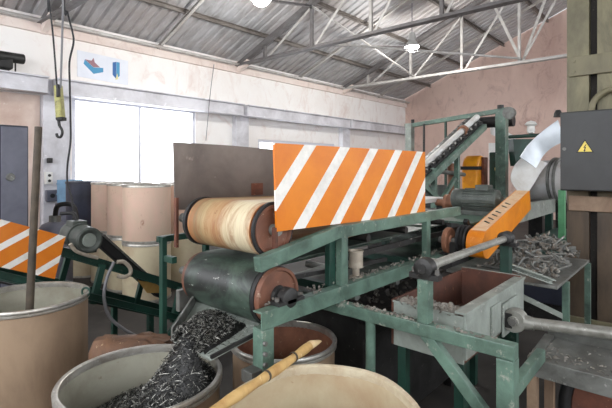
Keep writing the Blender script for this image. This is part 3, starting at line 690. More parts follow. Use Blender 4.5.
# dark block added to stand in for the shade below the conveyor
mb = thing('dark_filler_block', 'dark dirty filler block standing in for the shade below the conveyor, behind the cross frame', 'machine', (2.5, 1.6, 0))
MB().box((1.98, 1.34, .10), (3.22, 1.94, .80)).build('housing', M['dksteel'], mb, bevel=.01)
MB().box((1.95, 1.30, .70), (3.25, 1.36, .78)).build('ledge', M['dksteel'], mb, bevel=.004)
MB().box((1.95, 1.30, .80), (3.25, 1.98, .825)).build('top_plate', M['darkdirt'], mb)
for x in (2.02, 3.14):
    for y in (1.36, 1.88): MB().box((x, y, 0), (x+.06, y+.06, .10)).build('foot', M['dksteel'], mb)
db_ = MB()
for i in range(240): db_.chunk((random.uniform(1.97, 3.2), random.uniform(1.31, 1.92), .826+random.random()*.02), random.uniform(.005, .02), (1.4, 1, .5))
tag(db_.build('scrap_litter', [M['debrisdk']], org=(2.5, 1.6, .83)), 'grey litter of scrap lying on the dark filler block', 'scrap', kind='stuff')

# ================================================================== CROSS FRAME with tie shaft
cx = 1.655
cf = thing('support_frame', 'green support frame with one square leg, a diagonal brace and a bearing on its post', 'frame', (cx, .9, 0))
MB().beam((cx, .48, .955), (cx, 1.98, .955), .05, .052).build('cross_beam', M['green'], cf, bevel=.003)
MB().beam((cx, .510, .001), (cx, .510, .928), .062, .06).build('leg', M['green'], cf, bevel=.003)
MB().cyl((cx, 1.085, .001), (cx, 1.085, .928), .022, n=16).build('leg', M['green'], cf, smooth=40)
MB().beam((cx, 1.94, .001), (cx, 1.94, .928), .05, .05).build('leg', M['dkgreen'], cf)
MB().beam((cx, .825, .982), (cx, .825, 1.155), .052, .045).build('post', M['green'], cf, bevel=.003)
MB().beam((cx-.005, .82, .94), (cx-.005, .545, .66), .035, .045).build('diagonal_brace', M['green'], cf, bevel=.003)
MB().beam((cx+.03, .51, .79), (2.10, .51, .80), .035, .05).build('side_rail', M['green'], cf, bevel=.003)
by = .825
bb = MB().rev((cx-.03, by, 1.20), (1, 0, 0), [(0, 0), (.022, 0), (.030, .004), (.040, .006), (.040, .052), (.030, .058), (0, .058)], 28).box((cx-.02, by-.062, 1.156), (cx+.022, by+.062, 1.178)).build('bearing_block', M['dksteel'], cf, smooth=40)
for dy in (-.05, .05): MB().cyl((cx, by+dy, 1.178), (cx, by+dy, 1.196), .010, n=6).build('bolt', M['screw'], bb)
MB().cyl((cx-.034, by, 1.20), (cx-.028, by, 1.20), .019, n=20).build('shaft_end', M['dksteel'], bb)
MB().cyl((cx+.03, by, 1.20), (2.62, by, 1.20), .0185, n=20).build('tie_shaft', M['shaft'], cf, smooth=40)
MB().cyl((cx+.03, by, 1.20), (cx+.075, by, 1.20), .027, n=20).build('shaft_collar', M['shaft'], cf, smooth=40)
MB().beam((2.65, by, .001), (2.65, by, 1.165), .06, .05).build('far_post', M['dkgreen'], cf, bevel=.003)
b2 = MB().rev((2.61, by, 1.20), (1, 0, 0), [(0, 0), (.03, 0), (.04, .008), (.04, .07), (0, .075)], 24).box((2.62, by-.06, 1.16), (2.68, by+.06, 1.18)).build('bearing_block', M['dksteel'], cf, smooth=40)
for dy in (-.05, .05): MB().cyl((2.65, by+dy, 1.18), (2.65, by+dy, 1.197), .010, n=6).build('bolt', M['screw'], b2)
dc = MB()
for i in range(110): dc.chunk((cx+random.uniform(-.02, .02), random.choice((random.uniform(.85, 1.25), random.uniform(.5, 1.22))), .982), random.uniform(.003, .009), (1.2, 1.2, .4))
tag(dc.build('dirt_crust', M['debris'], cf), kind='stuff')

# ================================================================== HOPPER
hx0, hx1, hy0, hy1, hz = 1.775, 2.56, .706, 1.04, 1.004
hp_ = thing('feed_hopper', 'grey steel hopper with a rusty inside behind the green support frame', 'hopper', (2.15, .95, 0))
h = MB()
h.box((hx0, hy0, .82), (hx1, hy0+.012, hz)); h.box((hx0-.01, hy0-.006, hz), (hx1+.01, hy0+.045, hz+.012))
h.build('near_panel', M['greyp'], hp_, bevel=.002)
MB().box((hx0, hy0+.012, .80), (hx0+.012, hy1, hz-.01)).build('front_panel', M['greyp'], hp_, bevel=.002)
MB().prism([(hx0-.008, hy0+.046, hz-.009), (hx0+.16, hy0+.046, hz-.03), (hx0+.10, hy1, hz-.03), (hx0-.008, hy1, hz-.009)], (0, 0, .008)).build('front_lip', M['greyp'], hp_)
MB().box((hx1-.012, hy0+.012, .80), (hx1, hy1, hz+.02)).build('back_panel', M['greyp'], hp_, bevel=.002)
MB().box((hx0, hy1, .80), (hx1, hy1+.012, hz+.0)).build('far_panel', M['rustdk'], hp_, bevel=.002)
MB().box((hx0+.013, hy0+.013, .80), (hx1-.013, hy1-.001, .812)).build('bottom_plate', M['rustdk'], hp_)
MB().prism([(hx0+.015, hy0+.014, .815), (hx1-.015, hy0+.014, .815), (hx1-.015, hy0+.014, .98), (hx0+.015, hy0+.014, .98)], (0, .004, 0)).build('rusty_liner', M['rustdk'], hp_)
MB().box((hx1-.017, hy0+.0125, .812), (hx1-.0125, hy1-.0005, 1.022)).build('rusty_liner', M['rustdk'], hp_)
for x in (hx0+.02, hx1-.06):
    for y in (hy0+.02, hy1-.05): MB().box((x, y, 0), (x+.04, y+.04, .80)).build('leg', M['dkgreen'], hp_)
hd = MB()
for i in range(420):
    u_ = random.random()**1.5; y_ = hy0+.05+random.random()**1.3*.27; hd.chunk((hx0+.004+u_*.15, min(y_, hy1-.02), 1.002-.028*u_+random.random()*.006), random.uniform(.005, .017), (1.4, 1, .4))
tag(hd.build('scrap_litter', M['debris'], org=(hx0+.1, .95, hz)), 'grey scrap crusted over the front lip of the hopper', 'scrap', kind='stuff')
# bearing plates and cylinder rod
rd = thing('push_rod', 'thick grey push rod with an eye bearing bolted to the hopper side', 'rod', (2.2, .6, .86))
ra, rbb = atx(519, 320.5, 2.24), atx(625, 335, 2.24)
MB().box((2.05, hy0-.010, .84), (2.17, hy0-.001, .975)).build('mounting_plate', M['greyp'], rd, bevel=.002)
MB().box((2.19, hy0-.014, .80), (2.40, hy0-.004, .955)).build('mounting_plate', M['greyp'], rd, bevel=.002)
ra = V((2.24, .655, ra.z)); 
MB().rev((2.20, .655, ra.z), (1, 0, 0), [(0, 0), (.022, 0), (.026, .006), (.050, .006), (.054, .012), (.054, .062), (.046, .07), (0, .07)], 28).build('eye_bearing', M['shaft'], rd, smooth=40)
MB().box((2.205, .66, ra.z-.035), (2.265, hy0-.013, ra.z+.035)).build('bearing_bracket', M['dksteel'], rd)
MB().cyl((2.188, .655, ra.z), (2.202, .655, ra.z), .018, n=6).build('pin_head', M['screw'], rd)
MB().cyl((2.235, .60, ra.z), (2.24, -.35, ra.z+.085), .026, .027, n=24).cyl((2.235, .61, ra.z), (2.235, .57, ra.z), .034, .028, n=24).build('rod', M['shaft'], rd, smooth=40)

# ================================================================== TABLE at the lower right
tb = thing('steel_table', 'low grey steel frame table in front of the olive column', 'table', (2.3, .15, 0))
tz = .775
MB().chan((2.105, .56, tz-.035), (2.105, -.5, tz-.035), .04, .075, .007, flip=-1).build('front_rail', M['steel'], tb, bevel=.002)
MB().chan((2.42, .56, tz+.02), (2.42, -.5, tz+.02), .04, .085, .007, flip=1).build('back_rail', M['steel'], tb, bevel=.002)
MB().beam((2.12, .545, tz-.03), (2.40, .545, tz-.01), .04, .06).build('end_rail', M['steel'], tb, bevel=.002)
MB().prism([(2.128, .52, tz-.012), (2.128, -.5, tz-.012), (2.398, -.5, tz), (2.398, .52, tz)], (0, 0, .010)).build('table_top', M['steel'], tb)
for x, y in ((2.11, .545), (2.40, .545), (2.11, -.45), (2.40, -.45)):
    MB().beam((x, y, .001), (x, y, tz-.07), .04, .04).build('leg', M['brownpl'], tb, bevel=.002)
tdm = MB()
for i in range(420): tdm.chunk((random.uniform(2.10, 2.40), .56-random.random()**1.8*.9, tz+.0), random.uniform(.002, .009), (1.5, 1.3, .3))
tag(tdm.build('scrap_litter', M['debris'], org=(2.25, .2, tz)), 'fine pale litter scattered over the low steel table', 'scrap', kind='stuff')
wh = thing('hand_wheel', 'dark round wheel lying in shadow under the low steel table', 'wheel', (2.5, .2, .3))
MB().rev((2.75, .25, .36), (-CA, -.3, .12), [(.30+.03*math.cos(a_), .03*math.sin(a_)) for a_ in [i*PI/5 for i in range(10)]], 40, True).build('tyre', M['black'], wh, smooth=50)
MB().rev((2.75, .25, .36), (-CA, -.3, .12), [(0, -.02), (.27, -.012), (.27, .012), (0, .02)], 40).build('disc', M['rust'], wh, smooth=50)

# ================================================================== BENCH with scrap
bn = thing('work_bench', 'small grey bench heaped with scrap, beside the olive column', 'bench', (3.1, .78, 0))
MB().box((2.74, .585, .932), (3.7, 1.22, .948)).build('bench_top', M['steel'], bn, bevel=.002)
for x, y in ((2.98, .59), (2.76, 1.15), (3.66, .59), (3.66, 1.19)):
    MB().beam((x, y, .001), (x, y, .931), .035, .035).build('leg', M['green'], bn)
MB().chan((2.70, .84, 1.04), (2.82, .62, .955), .05, .03, .006).build('loose_channel', M['greyp'], bn)
MB().beam((2.72, .86, .90), (2.98, .60, .72), .02, .03).build('leg_brace', M['greyp'], bn)
sc_ = MB()
for i in range(520):
    x = random.uniform(2.95, 3.66); y = random.uniform(.64, 1.10); hgt = .20*math.exp(-((x-3.38)/.26)**2-((y-.80)/.2)**2)
    k_ = random.random()
    c = (x, y, .952+hgt*random.uniform(.6, 1))
    sc_.mi = 0 if k_ < .5 else 1
    if k_ < .6: sc_.chunk(c, random.uniform(.008, .024), (1, .7, .4))
    else:
        d_ = V((random.gauss(0, 1), random.gauss(0, 1), random.gauss(0, .5))).normalized()*random.uniform(.02, .06)
        sc_.cyl(V(c)-d_, V(c)+d_, random.uniform(.004, .010), n=7)
tag(sc_.build('scrap_heap', [M['debris'], M['steel']], org=(3.25, .85, .95)), 'heap of grey scrap pieces on the small bench beside the column', 'scrap', kind='stuff')

# ================================================================== COLUMN with enclosure
oc = thing('steel_column', 'olive painted column of two steel channels joined by plates', 'column', (4.13, .6, 0))
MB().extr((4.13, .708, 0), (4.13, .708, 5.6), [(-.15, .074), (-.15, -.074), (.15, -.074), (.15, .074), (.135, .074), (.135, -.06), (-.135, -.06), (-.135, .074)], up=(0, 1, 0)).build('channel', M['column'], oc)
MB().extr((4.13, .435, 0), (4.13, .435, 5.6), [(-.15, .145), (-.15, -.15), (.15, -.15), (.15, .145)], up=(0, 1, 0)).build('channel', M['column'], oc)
for z0, z1, mm in ((2.31, 2.46, 'olive'), (1.27, 1.385, 'brownpl'), (.3, .45, 'olive'), (3.5, 3.65, 'olive')):
    MB().box((3.955, .40, z0), (3.979, .765, z1)).build('batten_plate', M[mm], oc, bevel=.004)
for z in (2.345, 2.425):
    for y in (.73, .45): MB().cyl((3.954, y, z), (3.944, y, z), .012, n=8).build('rivet', M['olive'], oc)
MB().box((4.05, .581, 0), (4.06, .633, 5.6)).build('gap_shade_strip', M['darkdirt'], oc)  # dark strip added to paint the shade in the gap between channels
tag(MB().tube([atx(592, 117, 3.9), atx(592, 108, 3.93), atx(594, 101, 3.935), atx(601, 94, 3.935), atx(609, 90, 3.935), atx(622, 88, 3.935)], .022, 10).build('conduit_pipe', M['olive'], smooth=60, org=(3.9, .5, 2.1)), 'curved conduit pipe rising from the charcoal electrical box', 'pipe')
eb = thing('electrical_box', 'charcoal electrical box with a yellow warning triangle on the column', 'electrical box', (3.87, .53, 1.43))
MB().box((3.795, .28, 1.43), (3.953, .79, 2.02)).build('enclosure', M['box'], eb, bevel=.006)
dr = MB().box((3.778, .285, 1.436), (3.794, .785, 2.014)).build('door', M['box'], eb, bevel=.005)
lt = atx(564.5, 149, 3.777)
MB().cyl((3.777, lt.y, lt.z), (3.764, lt.y, lt.z), .012, n=16).build('lock', M['steel'], dr)
tcn = atx(585, 146.5, 3.777)
def tri(r, x, name, mat, th=.002):
    pts = [(x, tcn.y+r*math.sin(a_), tcn.z-.012+r*math.cos(a_)) for a_ in (0, 2*PI/3, 4*PI/3)]
    return MB().prism(pts, (-th, 0, 0)).build(name, mat, dr)
ws = tri(.066, 3.7775, 'warning_sign', M['sblack'])
tri(.052, 3.7752, 'sign_face', M['yellow'], .0012)
bo = [(.006, .034), (-.012, .004), (-.001, .004), (-.008, -.020), (-.014, -.018), (-.002, -.034), (.006, -.016), (.0005, -.017), (.010, .012), (-.002, .011), (.014, .034)]
MB().prism([(3.7738, tcn.y-y*.8, tcn.z-.012+z*.8) for y, z in bo], (-.001, 0, 0)).build('lightning_bolt', M['sblack'], dr)

# ================================================================== BELT GUARD, PULLEYS, MOTOR
P0, P1 = V((2.73, 0, 1.139)), V((3.60, 0, 1.352))
bg = thing('belt_guard', 'long orange belt guard slanting up towards the finned motor', 'guard', (3.1, 1.0, 1.1))
dv = (P1-P0).normalized(); nv = V((-dv.z, 0, dv.x))
def guard_outline(r0, r1):
    pts = []
    for i in range(17): a_ = PI/2+PI*i/16; pts.append(P0+(dv*math.cos(a_)+nv*math.sin(a_))*r0)
    pts += [P1-nv*r1+dv*.03, P1+nv*r1+dv*.03]
    return pts
GY0, GY1 = .955, 1.055
ol = guard_outline(.085, .072)
MB().prism([V((p.x, GY0, p.z)) for p in ol], (0, .006, 0)).build('side_cover', M['orange'], bg)
MB().prism([V((p.x, GY1-.006, p.z)) for p in ol], (0, .006, 0)).build('side_cover', M['orange'], bg)
def strip(idx, name, mat):
    s_ = MB()
    for i in idx:
        a, b = ol[i], ol[(i+1) % len(ol)]; c_ = (P0+P1)/2
        def inn(p): q = p-(dv*((p-P0).dot(dv))+P0); return p-q.normalized()*.005 if q.length > 1e-4 else p
        ai, bi = inn(a), inn(b)
        s_.hexa([V((a.x, GY0+.006, a.z)), V((b.x, GY0+.006, b.z)), V((bi.x, GY0+.006, bi.z)), V((ai.x, GY0+.006, ai.z))], [V((a.x, GY1-.006, a.z)), V((b.x, GY1-.006, b.z)), V((bi.x, GY1-.006, bi.z)), V((ai.x, GY1-.006, ai.z))])
    return s_.build(name, mat, bg)
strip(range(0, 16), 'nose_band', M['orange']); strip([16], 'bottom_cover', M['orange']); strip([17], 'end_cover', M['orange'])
tp = strip([18], 'top_cover', M['orangetop']); tp['label'] = 'pale orange top with dark slots'  # top strip is paler than the other guard faces
for i, f in enumerate((.16, .24, .32, .40, .54, .62)):
    q = P0+nv*.0845+(P1-P0)*f-nv*(.013*f)
    MB().beam(V((q.x, .985, q.z)), V((q.x+.03, 1.025, q.z+.009)), .012, .004).build('vent_slot', M['black'], tp)
pg = thing('drive_pulley', 'brown drive pulley with a black grooved wheel beside the orange guard', 'pulley', (2.73, 1.18, 1.139))
MB().rev((2.73, 1.185, 1.139), (0, 1, 0), [(0, -.01), (.03, -.01), (.034, 0), (.078, 0), (.082, .004), (.082, .026), (.078, .03), (0, .03)], 36).build('brown_disc', M['rustdisc'], pg, smooth=40)
MB().rev((2.76, 1.075, 1.15), (0, 1, 0), [(0, 0), (.088, 0), (.092, .01), (.076, .02), (.092, .03), (.076, .04), (.092, .05), (.092, .06), (.05, .07), (0, .07)], 36).build('grooved_wheel', M['black'], pg, smooth=40)
MB().cyl((2.73, .95, 1.139), (2.73, 1.26, 1.139), .02).build('shaft', M['steel'], pg, smooth=40)
MB().box((2.67, 1.10, 1.054), (2.80, 1.235, 1.062)).box((2.70, 1.145, 1.062), (2.76, 1.182, 1.135)).build('bearing_stand', M['dksteel'], pg)
em = thing('electric_motor', 'grey-green finned electric motor behind the orange belt guard', 'motor', (3.53, 1.28, 1.25))
mx_, mz_ = 3.55, 1.352
MB().rev((mx_, 1.13, mz_), (0, 1, 0), [(0, 0), (.03, 0), (.05, .02), (.078, .03), (.078, .30), (.08, .305), (.08, .37), (.07, .385), (0, .385)], 36).build('housing', M['motor'], em, smooth=40)
for i in range(22):
    a_ = 2*PI*i/22; d_ = V((math.cos(a_), 0, math.sin(a_)))
    MB().beam(V((mx_, 1.18, mz_))+d_*.081, V((mx_, 1.42, mz_))+d_*.081, .003, .012, up=d_).build('cooling_fin', M['motor'], em)
MB().cyl((mx_, 1.06, mz_), (mx_, 1.14, mz_), .016).build('shaft', M['steel'], em, smooth=40)
MB().box((mx_-.06, 1.22, mz_+.07), (mx_+.05, 1.32, mz_+.115)).build('terminal_box', M['motor'], em, bevel=.005)
MB().box((mx_-.08, 1.18, mz_-.12), (mx_+.08, 1.42, mz_-.085)).build('motor_foot', M['motor'], em)
ms = thing('motor_bracket', 'grey-green bracket carrying the finned motor', 'bracket', (3.4, 1.3, 1.15))
MB().box((3.0, 1.15, mz_-.135), (3.72, 1.45, mz_-.122)).build('base_plate', M['green'], ms)
MB().box((3.005, 1.195, 1.06), (3.055, 1.245, 1.216)).build('upright', M['green'], ms)
MB().box((3.335, 1.225, 1.055), (3.385, 1.275, 1.216)).build('upright', M['green'], ms)
MB().beam((2.93, 1.17, 1.25), (3.05, 1.17, 1.12), .03, .03).build('diagonal_arm', M['dksteel'], ms)
cpl = thing('coupling', 'small tan flange coupling left of the finned motor', 'coupling', (3.4, 1.62, 1.36))
fc = atd(449, 203, 3.9)
MB().rev(fc, (0, 1, 0), [(0, -.06), (.03, -.06), (.04, -.02), (.075, 0), (.075, .03), (.03, .04), (.03, .12), (0, .12)], 24).build('flange', M['rustdisc'], cpl, smooth=40)
MB().beam(fc+V((0, .08, -.03)), fc+V((0, .08, -.30)), .05, .05).build('pedestal', M['dksteel'], cpl)

# ================================================================== SHAVINGS
sw = MB()
A0 = V((1.0, 1.475, .90)); cM3 = V((cM[0], cM[1], 0)); RD = .279
def hz_drum(x, y):
    d = math.hypot(x-A0.x, y-A0.y)
    return .90-.88*min(d, .24)-.42*max(0, d-.24)+(.085*math.exp(-(d/.10)**2) if x < .99 else -.03)+.012*noise.noise(V((x*14, y*14, 0)))
def hz_chute(x, y):
    f = (x-.985)/(1.33-.985); zc = .905*(1-f)+.968*f
    yc = 1.475+.10*f; e = max(0, 1-((y-yc)/(.105+.07*f))**2)
    g = 1-max(0, (f-.35)/.4)
    return zc-.006+.075*e*max(0, min(1, g))*(1+.35*noise.noise(V((x*16, y*16, 3))))-.02*max(0, -f)
def tri_grid(fn, inside, x0, x1, y0, y1, st, zlow):
    vs = {}; nx, ny = int((x1-x0)/st), int((y1-y0)/st)
    for i in range(nx+1):
        for j in range(ny+1):
            x, y = x0+i*st, y0+j*st
            if inside(x, y): vs[i, j] = sw.v((x, y, fn(x, y)))
    for (i, j) in list(vs):
        if all(k_ in vs for k_ in ((i+1, j), (i+1, j+1), (i, j+1))): sw.face([vs[i, j], vs[i+1, j], vs[i+1, j+1], vs[i, j+1]])
in_d = lambda x, y: math.hypot(x-cM[0], y-cM[1]) < RD and hz_drum(x, y) > .03
def in_c(x, y):
    f = (x-.985)/(1.33-.985); ylo = 1.337+(1.32-1.337)*f; yhi = 1.60+(1.86-1.60)*f
    return -.06 < f < .92 and ylo+.006 < y < yhi-.012 and (f > 0 or abs(y-1.48) < .10)
sw.mi = 0
tri_grid(hz_drum, in_d, cM[0]-.29, cM[0]+.29, cM[1]-.29, cM[1]+.29, .008, 0)
tri_grid(hz_chute, in_c, .94, 1.33, 1.32, 1.86, .008, 0)
def strand(p, n_, L, r, lift):
    d_ = V((random.gauss(0, 1), random.gauss(0, 1), random.gauss(0, 1))); d_ = (d_-n_*d_.dot(n_)*.75).normalized(); cv = d_.cross(n_).normalized()*random.uniform(-.6, .6)
    pts = [p+n_*lift+d_*L*t+(cv+n_*.35)*L*(t*t-.25)*(-1) for t in (-.5, -.17, .17, .5)]
    R_ = []
    w = cv.normalized() if cv.length > 1e-3 else V((0, 0, 1))
    b_ = d_.cross(w).normalized()
    for q in pts: R_.append([sw.v(q+w*r), sw.v(q-w*r*.5+b_*r*.87), sw.v(q-w*r*.5-b_*r*.87)])
    for a, b in zip(R_, R_[1:]):
        for k_ in range(3): sw.face([a[k_], a[(k_+1) % 3], b[(k_+1) % 3], b[k_]])
cnt = 0
while cnt < 7000:
    x = random.uniform(cM[0]-.28, cM[0]+.28); y = random.uniform(cM[1]-.28, cM[1]+.28)
    if not (math.hypot(x-cM[0], y-cM[1]) < RD-.012 and hz_drum(x, y) > .3): continue
    sw.mi = 1 if random.random() < .30 else 0
    strand(V((x, y, hz_drum(x, y))), V((-.5, -.1, .86)), random.uniform(.010, .030), random.uniform(.0005, .0010), random.uniform(0, .012)); cnt += 1
cnt = 0
while cnt < 5600:
    x = random.uniform(.94, 1.28); y = random.uniform(1.33, 1.80)
    f = (x-.985)/.345
    if not in_c(x, y) or random.random() < max(0, (f-.3))*1.2: continue
    if hz_chute(x, y)-(.905*(1-f)+.968*f) < .012 and random.random() < .96: continue
    sw.mi = 1 if random.random() < .34 else 0
    strand(V((x, y, hz_chute(x, y))), V((-.3, -.1, .94)), random.uniform(.010, .032), random.uniform(.0005, .0010), random.uniform(0, .014)); cnt += 1
tag(sw.build('metal_shavings', [M['swarfd'], M['swarfl']], org=A0), 'dark curly metal shavings heaped on the chute and pouring into the drum', 'shavings', kind='stuff')

# ================================================================== SACK
sk = thing('paper_sack', 'crumpled brown paper sack standing behind the drum of shavings', 'sack', atd(135, 335, 2.1).xy.to_3d())
s0 = atd(133, 335, 2.1); rgt = V((SA, -CA, 0)); fw = V((CA, SA, 0))
rings = []
for j, (zz, a_, b_) in enumerate(((0, .19, .10), (.1, .205, .115), (.35, .20, .12), (.6, .20, .115), (.74, .195, .10), (.79, .18, .07), (.80, .10, .03))):
    ring = []
    for i in range(36):
        t = 2*PI*i/36; ca, sa_ = math.cos(t), math.sin(t); k_ = 1+.10*noise.noise(V((ca*2.2, sa_*2.2, zz*6)))
        p = s0*1; p.z = zz+(.02*noise.noise(V((ca*3, sa_*3, 5))) if zz > .5 else 0)
        ring.append(p+rgt*(abs(ca)**.7*math.copysign(1, ca))*a_*k_+fw*(abs(sa_)**.7*math.copysign(1, sa_))*b_*k_)
    rings.append(ring)
MB().loft(rings).build('sack_body', M['sack'], sk, smooth=60)

# ================================================================== LEFT CONVEYOR
LO = V((1.4, 3.3, 0))
lc = thing('inclined_conveyor', 'dark green inclined conveyor with a small striped panel, behind the drum with the pole', 'conveyor', LO)
M['stripe2'] = stripe_mat('small hazard stripes', LO, 'left')
sx0 = .40
MB().prism([(sx0, 3.045, 1.302+.40*(.76-sx0)), (sx0, 3.045, 1.025+.42*(.76-sx0)), (1.052, 3.045, .900), (1.117, 3.045, 1.161)], (0, .010, 0)).build('striped_side_plate', M['stripe2'], lc)
def rl(x): return 1.06-.46*(x-1.1)
for y in (3.13, 3.72):
    MB().chan((.35, y, rl(.35)), (2.95, y, rl(2.95)), .04, .055, .006, flip=1 if y < 3.5 else -1).build('top_rail', M['dkgreen'], lc)
    MB().chan((.35, y-.05 if y < 3.5 else y, rl(.35)-.245), (2.55, y-.05 if y < 3.5 else y, rl(2.55)-.245), .04, .05, .006, flip=1 if y < 3.5 else -1).build('bottom_rail', M['dkgreen'], lc)
    for x in (.6, 1.38, 2.0): MB().beam((x, y-.02, rl(x)), (x-.07, y-.02, rl(x)-.26), .035, .04).build('web_post', M['dkgreen'], lc)
    MB().beam((.55, y, .0), (.55, y, rl(.55)-.26), .05, .05).build('leg', M['dkgreen'], lc)
    MB().beam((1.75, y, .0), (1.75, y, rl(1.75)-.26), .04, .04).build('leg', M['dkgreen'], lc)
MB().prism([(.3, 3.16, rl(.3)+.035), (2.9, 3.16, rl(2.9)+.035), (2.9, 3.69, rl(2.9)+.035), (.3, 3.69, rl(.3)+.035)], (0, 0, -.012)).build('belt', M['black'], lc)
MB().prism([(.3, 3.10, rl(.3)-.30), (2.4, 3.10, rl(2.4)-.27), (2.4, 3.69, rl(2.4)-.27), (.3, 3.69, rl(.3)-.30)], (0, 0, .010)).build('return_belt', M['dksteel'], lc)
# side drive cover (dark) falling from the motor
g0, g1 = aty(98, 238, 3.45), aty(160, 293, 3.45)
MB().beam(g0, g1, .09, .085).build('drive_cover', M['black'], lc, bevel=.006)
MB().beam(g0+V((0, -.048, .043)), g1+V((0, -.048, .043)), .012, .010).build('cover_edge', M['steel'], lc)
gm = thing('geared_motor', 'grey-green geared motor with a round end cap above the dark green conveyor', 'motor', (1.45, 3.3, 1.0))
ma = aty(90, 240.5, 3.12); mbv = V((ma.x+.0, 3.50, ma.z+.02))
ax = (mbv-ma).normalized()
MB().rev(ma, ax, [(0, .012), (.05, .012), (.060, .004), (.076, 0), (.088, .006), (.088, .02), (.088, .14), (.084, .15), (.084, .30), (.076, .34), (0, .36)], 36).build('housing', M['motor'], gm, smooth=40)
MB().rev(ma, ax, [(0, .008), (.044, .004), (.048, .010), (.048, .016), (0, .016)], 28).build('end_cap', M['greyp'], gm, smooth=40)
MB().rev(ma+ax*.145, ax, [(.084, 0), (.098, 0), (.098, .016), (.084, .016)], 32, True).build('flange', M['motor'], gm, smooth=40)
MB().box((ma.x-.05, 3.28, ma.z+.075), (ma.x+.05, 3.40, ma.z+.12)).build('terminal_box', M['motor'], gm, bevel=.006)
MB().tube([(ma.x, 3.34, ma.z+.12), (ma.x-.02, 3.36, ma.z+.17), (ma.x-.08, 3.42, ma.z+.17)], .014, 8).build('cable_gland', M['black'], gm, smooth=60)
MB().box((ma.x-.08, 3.20, rl(ma.x)+.036), (ma.x+.08, 3.50, ma.z-.082)).build('motor_foot', M['dksteel'], gm)
def hose(name, pts, r, mat, label): tag(MB().tube(pts, r, 10).build(name, mat, smooth=60, org=pts[0]), label, name.split('_')[-1])
hose('conduit_hose', [aty(70, 244, 3.05), aty(76, 251, 3.06), aty(86, 255, 3.08), aty(98, 258, 3.08)], .012, M['conduit'], 'pale curved hose tucked under the geared motor')
hose('conduit_hose', [aty(117, 262, 3.05), aty(124, 262, 3.04), aty(130, 268, 3.03), aty(130, 274, 3.02), aty(124, 277, 3.02), aty(117, 276, 3.04)], .014, M['conduit'], 'pale looped hose end on the dark green conveyor leg')
hose('black_hose', [aty(114, 262, 3.0), aty(107, 278, 2.98), aty(104, 297, 2.95), aty(109, 316, 2.92), aty(122, 328, 2.88), aty(136, 336, 2.84), aty(152, 343, 2.8), V((1.62, 2.6, .25)), V((1.7, 2.6, .012))], .011, M['cablegrey'], 'thick dark hose curving down from the conveyor leg to the floor behind the sack')
cdp = [aty(138, 281, 3.40), aty(147, 293, 3.40), aty(160, 293, 3.40), aty(161, 284, 3.40)]
tag(MB().prism(cdp, (.01, .02, .012)).build('cardboard_piece', M['card'], org=cdp[0]), 'torn tan cardboard piece lying on the inclined conveyor', 'cardboard')

# ================================================================== FAR MACHINERY
gt = thing('gantry_frame', 'green gantry frame with a round plate at its top corner, below the lamp', 'frame', (7.5, 3.2, 0))
MB().beam((7.5, 4.05, 0), (7.5, 4.05, 2.43), .13, .13).build('post', M['greyp'], gt, bevel=.008)
MB().beam((7.5, 2.40, 0), (7.5, 2.40, 2.52), .16, .16).build('post', M['green'], gt, bevel=.008)
MB().beam((7.5, 4.14, 2.38), (7.5, 2.30, 2.54), .07, .075).build('top_beam', M['green'], gt, bevel=.006)
MB().cyl((7.38, 2.26, 2.47), (7.46, 2.26, 2.47), .095, n=32).build('round_plate', M['steel'], gt, smooth=40)
MB().cyl((7.5, 3.99, 2.42), (7.5, 3.99, 2.50), .03).build('cap_bolt', M['dksteel'], gt)
MB().cyl((7.5, 2.42, 2.56), (7.5, 2.42, 2.62), .05).build('cap_bolt', M['dksteel'], gt)
MB().beam((7.5, 3.35, 0), (7.5, 3.35, 2.43), .035, .035).build('thin_post', M['dkgreen'], gt)
for px in (424,):
    q = atx(px, 118, 7.45); MB().beam((q.x, q.y, 1.2), (q.x, q.y, 2.40), .03, .03).build('hanger', M['dksteel'], gt)
rp = thing('rail_pipe', 'thin dark green pipe with a pale knob running from the gantry towards the electrical box', 'pipe', (7.3, 1.9, 2.1))
MB().tube([atx(509, 137, 7.35), atx(570, 133.5, 7.35)], .028, 10, 1).build('pipe', M['dkgreen'], rp, smooth=50)
MB().rev(atx(531, 133, 7.35), (0, 0, 1), [(0, -.02), (.05, 0), (.06, .05), (.05, .10), (.09, .13), (.06, .17), (0, .19)], 20).build('knob', M['whitep'], rp, smooth=50)
ic = thing('elevator_conveyor', 'steep belt conveyor rising to the gantry, with pale rails and a white pipe', 'conveyor', (6.3, 2.8, 1.2))
def ipt(px, py, y): return aty(px, py, y)
a0, a1 = aty(419, 189, 2.45), aty(485, 126.5, 2.45)
b0, b1 = aty(420, 167, 3.15), aty(470, 119, 3.15)
MB().beam(a0, a1, .06, .085).build('side_rail', M['green'], ic, bevel=.006)
MB().beam(b0, b1, .06, .10).build('side_rail', M['steel'], ic, bevel=.006)
f0 = a0.lerp(b0, .5); f1 = a1.lerp(b1, .5)
MB().prism([a0+V((0, .03, .02)), a1+V((0, .03, .02)), b1+V((0, -.03, -.02)), b0+V((0, -.03, -.02))], (0, 0, .05)).build('belt', M['black'], ic)
for i in range(11):
    t = (i+.5)/11; MB().beam(a0.lerp(a1, t)+V((0, .05, .085)), b0.lerp(b1, t)+V((0, -.05, .085)), .05, .045).build('cleat', M['dksteel'], ic)
MB().tube([aty(424, 166, 2.62), aty(450, 142, 2.62), aty(477, 117, 2.62)], .045, 12, 3).build('white_pipe', M['whitep'], ic, smooth=50)
q = aty(463, 130.5, 2.60); MB().rev(q, (a1-a0), [(.048, -.03), (.075, -.03), (.075, .03), (.048, .03)], 20, True).build('clamp', M['rustdisc'], ic)
hd_ = aty(493, 122, 2.75); MB().cyl(hd_+V((0, -.35, 0)), hd_+V((0, .40, 0)), .10, n=28).build('head_drum', M['black'], ic, smooth=40)
